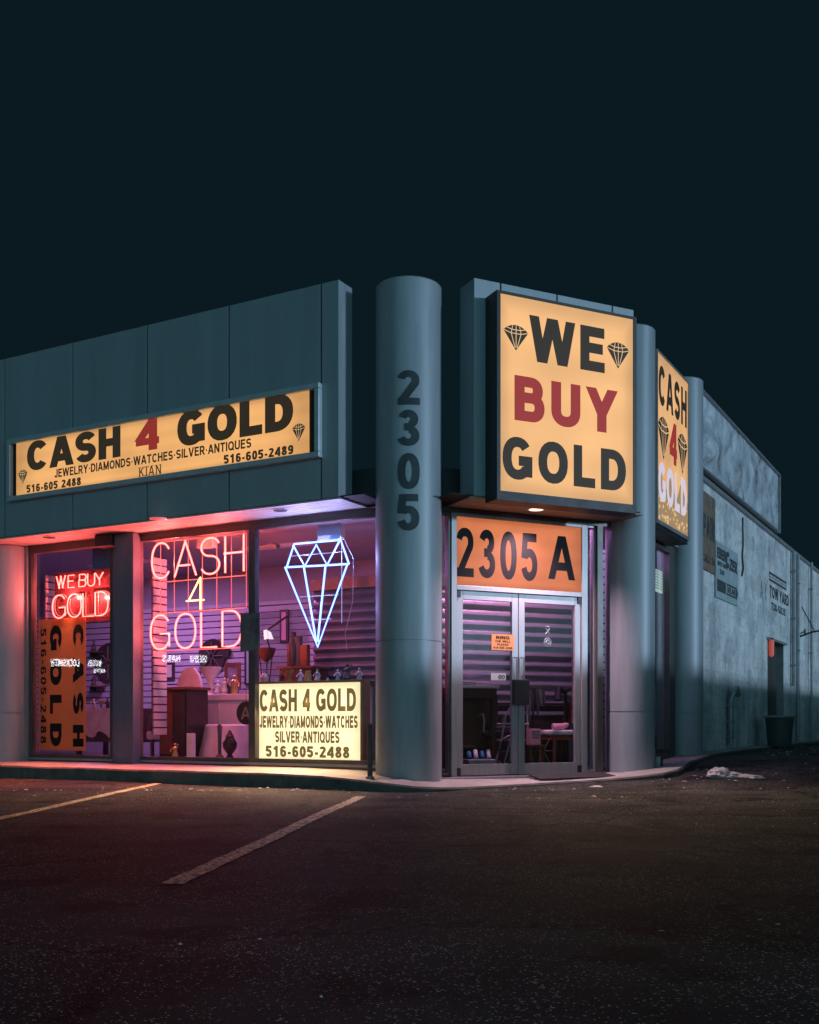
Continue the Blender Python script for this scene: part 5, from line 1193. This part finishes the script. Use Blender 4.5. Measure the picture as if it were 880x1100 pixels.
# litter: small scraps one can count
scr = [(641, 846, .05, 'm'), (152, 851, .03, 'b')]
p = ground_at(641, 846); o = lumps(p.x, p.y, G(p.x, p.y), [(0, 0, .045, 1.4, 1, .3)], M['bag'], 9).build('paper_scrap', M['bag'], None, base=(p.x, p.y, G(p.x, p.y)), smooth=True); tag(o, 'single pale paper scrap on the asphalt in front of the doormat', 'scrap')
rnd = random.Random(5); mb = MB()
zones = [(800, 880, 797, 812, 90), (690, 880, 812, 850, 26), (0, 880, 845, 900, 60), (0, 880, 900, 1090, 14), (420, 640, 850, 900, 14), (0, 400, 840, 850, 150), (400, 620, 838, 850, 60), (640, 760, 826, 842, 40)]
for (x0, x1, y0, y1, n_) in zones:
    for i in range(n_):
        px, py = rnd.uniform(x0, x1), rnd.uniform(y0, y1)
        p = ground_at(px, py)
        if (p-Vector((0, 0, EYE))).dot(Vector((0, 1, 0))) > 30: continue
        vC = (p-C.o).dot(-C.i)
        if (p.y > 12 and vC < .5): continue
        r_ = rnd.uniform(.004, .013)*(1.8 if p.y > 10 else .8); z = G(p.x, p.y); a0 = rnd.random()*3
        pts = [(p.x+r_*rnd.uniform(.6, 1.6)*math.cos(a0+k*1.256), p.y+r_*rnd.uniform(.6, 1.6)*math.sin(a0+k*1.256), z+.004) for k in range(5)]
        top = (p.x, p.y, z+.004+r_*rnd.uniform(.3, .9))
        mb.add(pts+[top], [(k, (k+1) % 5, 5) for k in range(5)])
tag(mb.build('litter', mat('pale_grit', (.42, .40, .37), .7, var=.5, scale=30)), 'fine pale grit and litter scattered over the asphalt', 'litter', kind='stuff')

# ------------------------------------------------------------------ side street wall fittings
# tarpaulin billboard on the parapet
q0 = 2.62; q1 = C.on(-.12, 838, 519)[0]; z0, z1 = ZP+.09, 5.86
bb = thing('roof_billboard', 'long weathered blank billboard with wrinkled tarpaulin on the side wall parapet', 'billboard', C.p((q0+q1)/2, 0, z0))
mb = MB(C); n1, n2 = 150, 30; pts = []
for i in range(n1+1):
    for j in range(n2+1):
        x = q0+.04+(q1-q0-.08)*i/n1; z = z0+.03+(z1-z0-.06)*j/n2; t = i/n1; s_ = j/n2
        edge = min(1, 8*min(s_, 1-s_, t*4, (1-t)*4)+.05)
        fold = .11*math.sin(26*math.atan2(z-z0+.1, x-q0+.25)+2.5*mnoise.noise(Vector((x*2, z*2, 0))))*max(0, 1-t*1.8)*max(0, 1-s_*.8)+.10*mnoise.noise(Vector((x*.9, z*1.6, 3)))+.022*mnoise.noise(Vector((x*4, z*4, 7)))
        pts.append((x, -.09-max(-.05, fold)*edge, z))
mb.add(pts, [(i*(n2+1)+j, (i+1)*(n2+1)+j, (i+1)*(n2+1)+j+1, i*(n2+1)+j+1) for i in range(n1) for j in range(n2)])
mb.build('tarpaulin', M['tarp'], bb, smooth=True)
mb = MB(C); mb.box(q0, q1, -.14, -.02, z0, z0+.035).box(q0, q1, -.14, -.02, z1-.035, z1).box(q0, q0+.035, -.14, -.02, z0+.035, z1-.035).box(q1-.035, q1, -.14, -.02, z0+.035, z1-.035); mb.build('frame', M['galv'], bb, bevel=.004)
MB(C).box(q0+.03, q1-.03, -.03, .0, z0+.02, z1-.02).build('backing', M['galv'], bb)
mb = MB(C)
for i in range(6): x = q0+.3+(q1-q0-.6)*i/5; mb.tube([(x, .0, z1-.2), (x, .9, 3.72)], .02, 6)
mb.build('brace', M['galv'], bb)

# wall boards
def board(pl, pr_, yt, yb, m, label, y=-.03, frame=False):
    u0, z1 = C.on(y, pl, yt); u1 = C.on(y, pr_, yt)[0]; z0 = C.on(y, pl, yb)[1]
    t = thing('wall_sign', label, 'sign', C.p(u0, y, z0), 'old signs on the side wall'); MB(C).box(u0, u1, y, -.001, z0, z1).build('board', m, t)
    return t, u0, u1, z0, z1
t, u0, u1, z0, z1 = board(753.5, 768.6, 525, 609.5, M['brownboard'], 'weathered brown sign board high on the side wall, half hidden by the third column')
mb = MB(C); H = z1-z0; put(mb, 'PAIN', u0+.12, u1-.06, z0+H*.42, z0+H*.72, -.034, w=.2, gap=.15); put(mb, 'CALL 24', u0+.08, u1-.06, z0+H*.10, z0+H*.20, -.034, w=.2); mb.build('lettering', M['ink'], t)
t, u0, u1, z0, z1 = board(769.2, 793, 580, 641, M['tealboard'], 'pale sign board with bold black letters and an arrow on the side wall')
mb = MB(C); H = z1-z0; W_ = u1-u0
put(mb, 'EBEN', u0+W_*.05, u0+W_*.42, z0+H*.70, z0+H*.90, -.034, w=.26, gap=.06); put(mb, 'C', u0+W_*.42, u0+W_*.60, z0+H*.62, z0+H*.92, -.034, w=.28); put(mb, 'ZER', u0+W_*.60, u0+W_*.95, z0+H*.60, z0+H*.82, -.034, w=.26, gap=.06)
put(mb, 'AUTO BODY', u0+W_*.06, u0+W_*.52, z0+H*.58, z0+H*.66, -.034, w=.22); put(mb, '20', u0+W_*.16, u0+W_*.34, z0+H*.44, z0+H*.53, -.034, w=.26)
mb.add([(x, -.034, z) for x, z in ((u0+W_*.05, z0+H*.12), (u0+W_*.42, z0+H*.12), (u0+W_*.42, z0+H*.33), (u0+W_*.05, z0+H*.33))], [(0, 1, 2, 3)])
def outline(mb, x0, x1, z0_, z1_, t_, y_):
    for (a, b, c, d) in ((x0, x1, z0_, z0_+t_), (x0, x1, z1_-t_, z1_), (x0, x0+t_, z0_+t_, z1_-t_), (x1-t_, x1, z0_+t_, z1_-t_)): mb.add([(a, y_, c), (b, y_, c), (b, y_, d), (a, y_, d)], [(0, 1, 2, 3)])
outline(mb, u0+W_*.47, u0+W_*.9, z0+H*.12, z0+H*.33, H*.035, -.034)
mb.add([(u0+W_*.9, -.034, z0+H*.08), (u0+W_*.99, -.034, z0+H*.225), (u0+W_*.9, -.034, z0+H*.37)], [(0, 1, 2)])
put(mb, 'REAR', u0+W_*.52, u0+W_*.86, z0+H*.17, z0+H*.28, -.034, w=.2)
mb.build('lettering', M['ink'], t)
t = thing('painted_sign', 'faded black lettering painted on the side wall between the boards and the side door', 'painted sign', C.p(C.on(0, 826, 640)[0], 0, 2.6), 'old signs on the side wall')
mb = MB(C); y = -.003
u0, z1 = C.on(y, 826.5, 613.5); u1 = C.on(y, 845, 613)[0]; z0 = C.on(y, 826.5, 623.5)[1]
outline(mb, u0, u1, z0, z1, .05, y); put(mb, 'MUFFLER', u0+.1, u1-.1, z0+.08, z1-.08, y, w=.2)
u0, z1 = C.on(y, 827, 628); u1 = C.on(y, 847.5, 628)[0]; z0 = C.on(y, 827, 641)[1]; put(mb, 'TOW YARD', u0, u1, z0, z1, y, w=.24, gap=.08)
u0, z1 = C.on(y, 828.5, 646.5); u1 = C.on(y, 844, 647)[0]; z0 = C.on(y, 828.5, 655)[1]; put(mb, '738-5835', u0, u1, z0, z1, y, w=.22)
mb.build('lettering', M['ink'], t)
mb = MB(C); u0, z1 = C.on(y, 817, 623); u1 = C.on(y, 824, 623)[0]; put(mb, 'AXY', u0, u1, z1-.35, z1, y, w=.14); mb.build('faint_lettering', M['inkfaint'], t)
# pipes
def pipe(px, yt, yb, r_, label, y=-.07, hook=False):
    u, z1 = C.on(y, px, yt); z0 = C.on(y, px, yb)[1]
    t = thing('wall_pipe', label, 'pipe', C.p(u, y, z0), 'pipes fixed to the side wall')
    pts = [(u, y, max(.28, z0)), (u, y, z1)]
    if hook: pts += [(u+.02, y-.05, z1+.12), (u+.14, y-.08, z1+.20), (u+.24, y-.08, z1+.08)]
    MB(C).tube(pts, r_, 8).build('tube', M['galv'], t, smooth=True)
    for k in range(3): z = z0+(z1-z0)*(.15+.35*k); MB(C).box(u-r_*1.6, u+r_*1.6, y-r_*1.1, -.001, z, z+.03).build('bracket', M['galv'], t)
pipe(853, 593, 737, .05, 'thick downpipe left of the pair right of the side door'); pipe(857.5, 597, 802, .04, 'thinner downpipe right of the pair right of the side door')
pipe(872, 604, 800, .03, 'farthest thin downpipe near the right edge of the view')
pipe(785, 752, 800, .05, 'short hooked stub pipe in place of a curved shadow low on the side wall', hook=True)  # hooked pipe modelled where a curved shadow lies on the wall
u, z = C.on(-.05, 862, 679)
sl_ = thing('wall_lamp', 'unlit lamp on a long arm beyond the side door', 'lamp', C.p(u, 0, z)); MB(C).tube([(u, -.0, z-.1), (u+.1, -.25, z), (u+.6, -.75, z+.12)], .022, 8).build('arm', M['black'], sl_, smooth=True); MB(C).tube([(u+.55, -.7, z+.12), (u+.85, -1.0, z+.14)], .06, 10, r2=.08).build('lamp_head', M['black'], sl_, smooth=True); MB(C).tube([(u+.1, -.02, z+.6), (u+.18, -.3, z+.02)], .012, 6).build('stay', M['black'], sl_)
# cable on the wall
u, z1 = C.on(-.02, 798, 556); z0 = C.on(-.02, 796, 612)[1]
cb = MB(C).tube([(u, -.02, z1), (u+.01, -.025, (z0+z1)/2), (u-.03, -.02, z0+.25), (u+.05, -.02, z0+.05), (u-.06, -.02, z0-.1)], .014, 6).build('wall_cable', M['black'], None, base=C.p(u, -.02, z0), smooth=True); tag(cb, 'loose black cable dangling down the side wall from the parapet', 'cable')
# red lamp by the side door
u, z = C.on(-.05, 828.3, 695)
t = thing('red_lantern', 'small red lit lantern hanging at the top left of the side door', 'lamp', C.p(u, -.05, z)); MB(C).lathe(u, -.06, [(.02, z-.20), (.05, z-.17), (.055, z+.12), (.02, z+.15)], 12).build('lens', M['redlamp'], t, smooth=True); MB(C).box(u-.03, u+.03, -.09, -.001, z+.15, z+.18).build('bracket', M['black'], t)
# trash can
w = -.45; u = C.on(w, 837.5, 780)[0]; z1 = C.on(w, 837, 769)[1]; pz = C.p(u, w, 0); gz = .315
t = thing('trash_can', 'dark round trash can with a pale rim beside the side door', 'trash can', (pz.x, pz.y, gz))
MB(C).lathe(u, w, [(.21, gz), (.26, z1-.04)], 28).build('can', mat('trash_can_plastic', (.05, .07, .075), .5), t, smooth=True)
n_ = 28; MB(C).tube([(u+.275*math.cos(2*math.pi*i/n_), w+.275*math.sin(2*math.pi*i/n_), z1-.02) for i in range(n_)], .022, 8, closed=True).build('rim', M['galv'], t, smooth=True)
# unseen wall added across the lane to shade the lower walls and columns
fn = Frame(C.p(0, -6.6, 0), C.d)
t = thing('shadow_wall', 'unseen concrete wall added across the side lane to cast the low shadow', 'wall', fn.p(10, 0, 0))
MB(fn).box(-9.5, 32, 0, .2, -.1, 2.0).build('wall', M['concrete'], t); MB(fn).box(-9.55, 32.05, -.04, .24, 2.0, 2.06).build('coping', M['concrete'], t)
# shop across the parking area, mirrored in the window glass
nA = -A.i
def mirror(px, py, dist):
    u, z = A.on(0, px, py); q = A.p(u, 0, z); e = Vector((0, 0, EYE)); r_ = (q-e).normalized(); r_ = r_-2*r_.dot(nA)*nA; return q+r_*dist, r_
pc, rc = mirror(135, 710, 22)
fd = Vector((-rc.y, rc.x, 0)).normalized()      # facade direction, facing the windows
if fd.x*0+fd.y < 0: pass
fo = Frame((pc.x, pc.y), (-fd.x, -fd.y))
if (fo.i).dot(rc) < 0: fo = Frame((pc.x, pc.y), (fd.x, fd.y))
t = thing('far_shop', 'dark low shop across the parking area with white lit letters', 'building', (pc.x, pc.y, 0))
MB(fo).box(-7, 7, .1, 5, -.2, 4.2).build('wall', M['bronze'], t)
MB(fo).box(-7.2, 7.2, -.1, 5.2, 4.2, 4.35).build('roof', M['gap'], t)
def mput(txt, pl, pr_, py, h):
    a, _ = mirror(pl, py, 22); b, _ = mirror(pr_, py, 22); ul = (a-fo.o).dot(fo.d); ur = (b-fo.o).dot(fo.d); lo_, hi_ = min(ul, ur), max(ul, ur)
    mb = MB(fo); put(mb, txt, lo_, hi_, a.z-h/2, a.z+h/2, .09, w=.18); mb.build('lettering', M['shopwhite'], t)
mput('LOCKSMITH', 55, 84, 713, .24); mput('WATCHES', 93, 107, 713, .20); mput('KEYS', 99, 111, 721, .12); mput('NAILS', 173, 193, 706, .22); mput('SHOE REPAIR', 204, 223, 706, .24)
for o in bpy.data.objects:
    if '_b' in o: del o['_b']
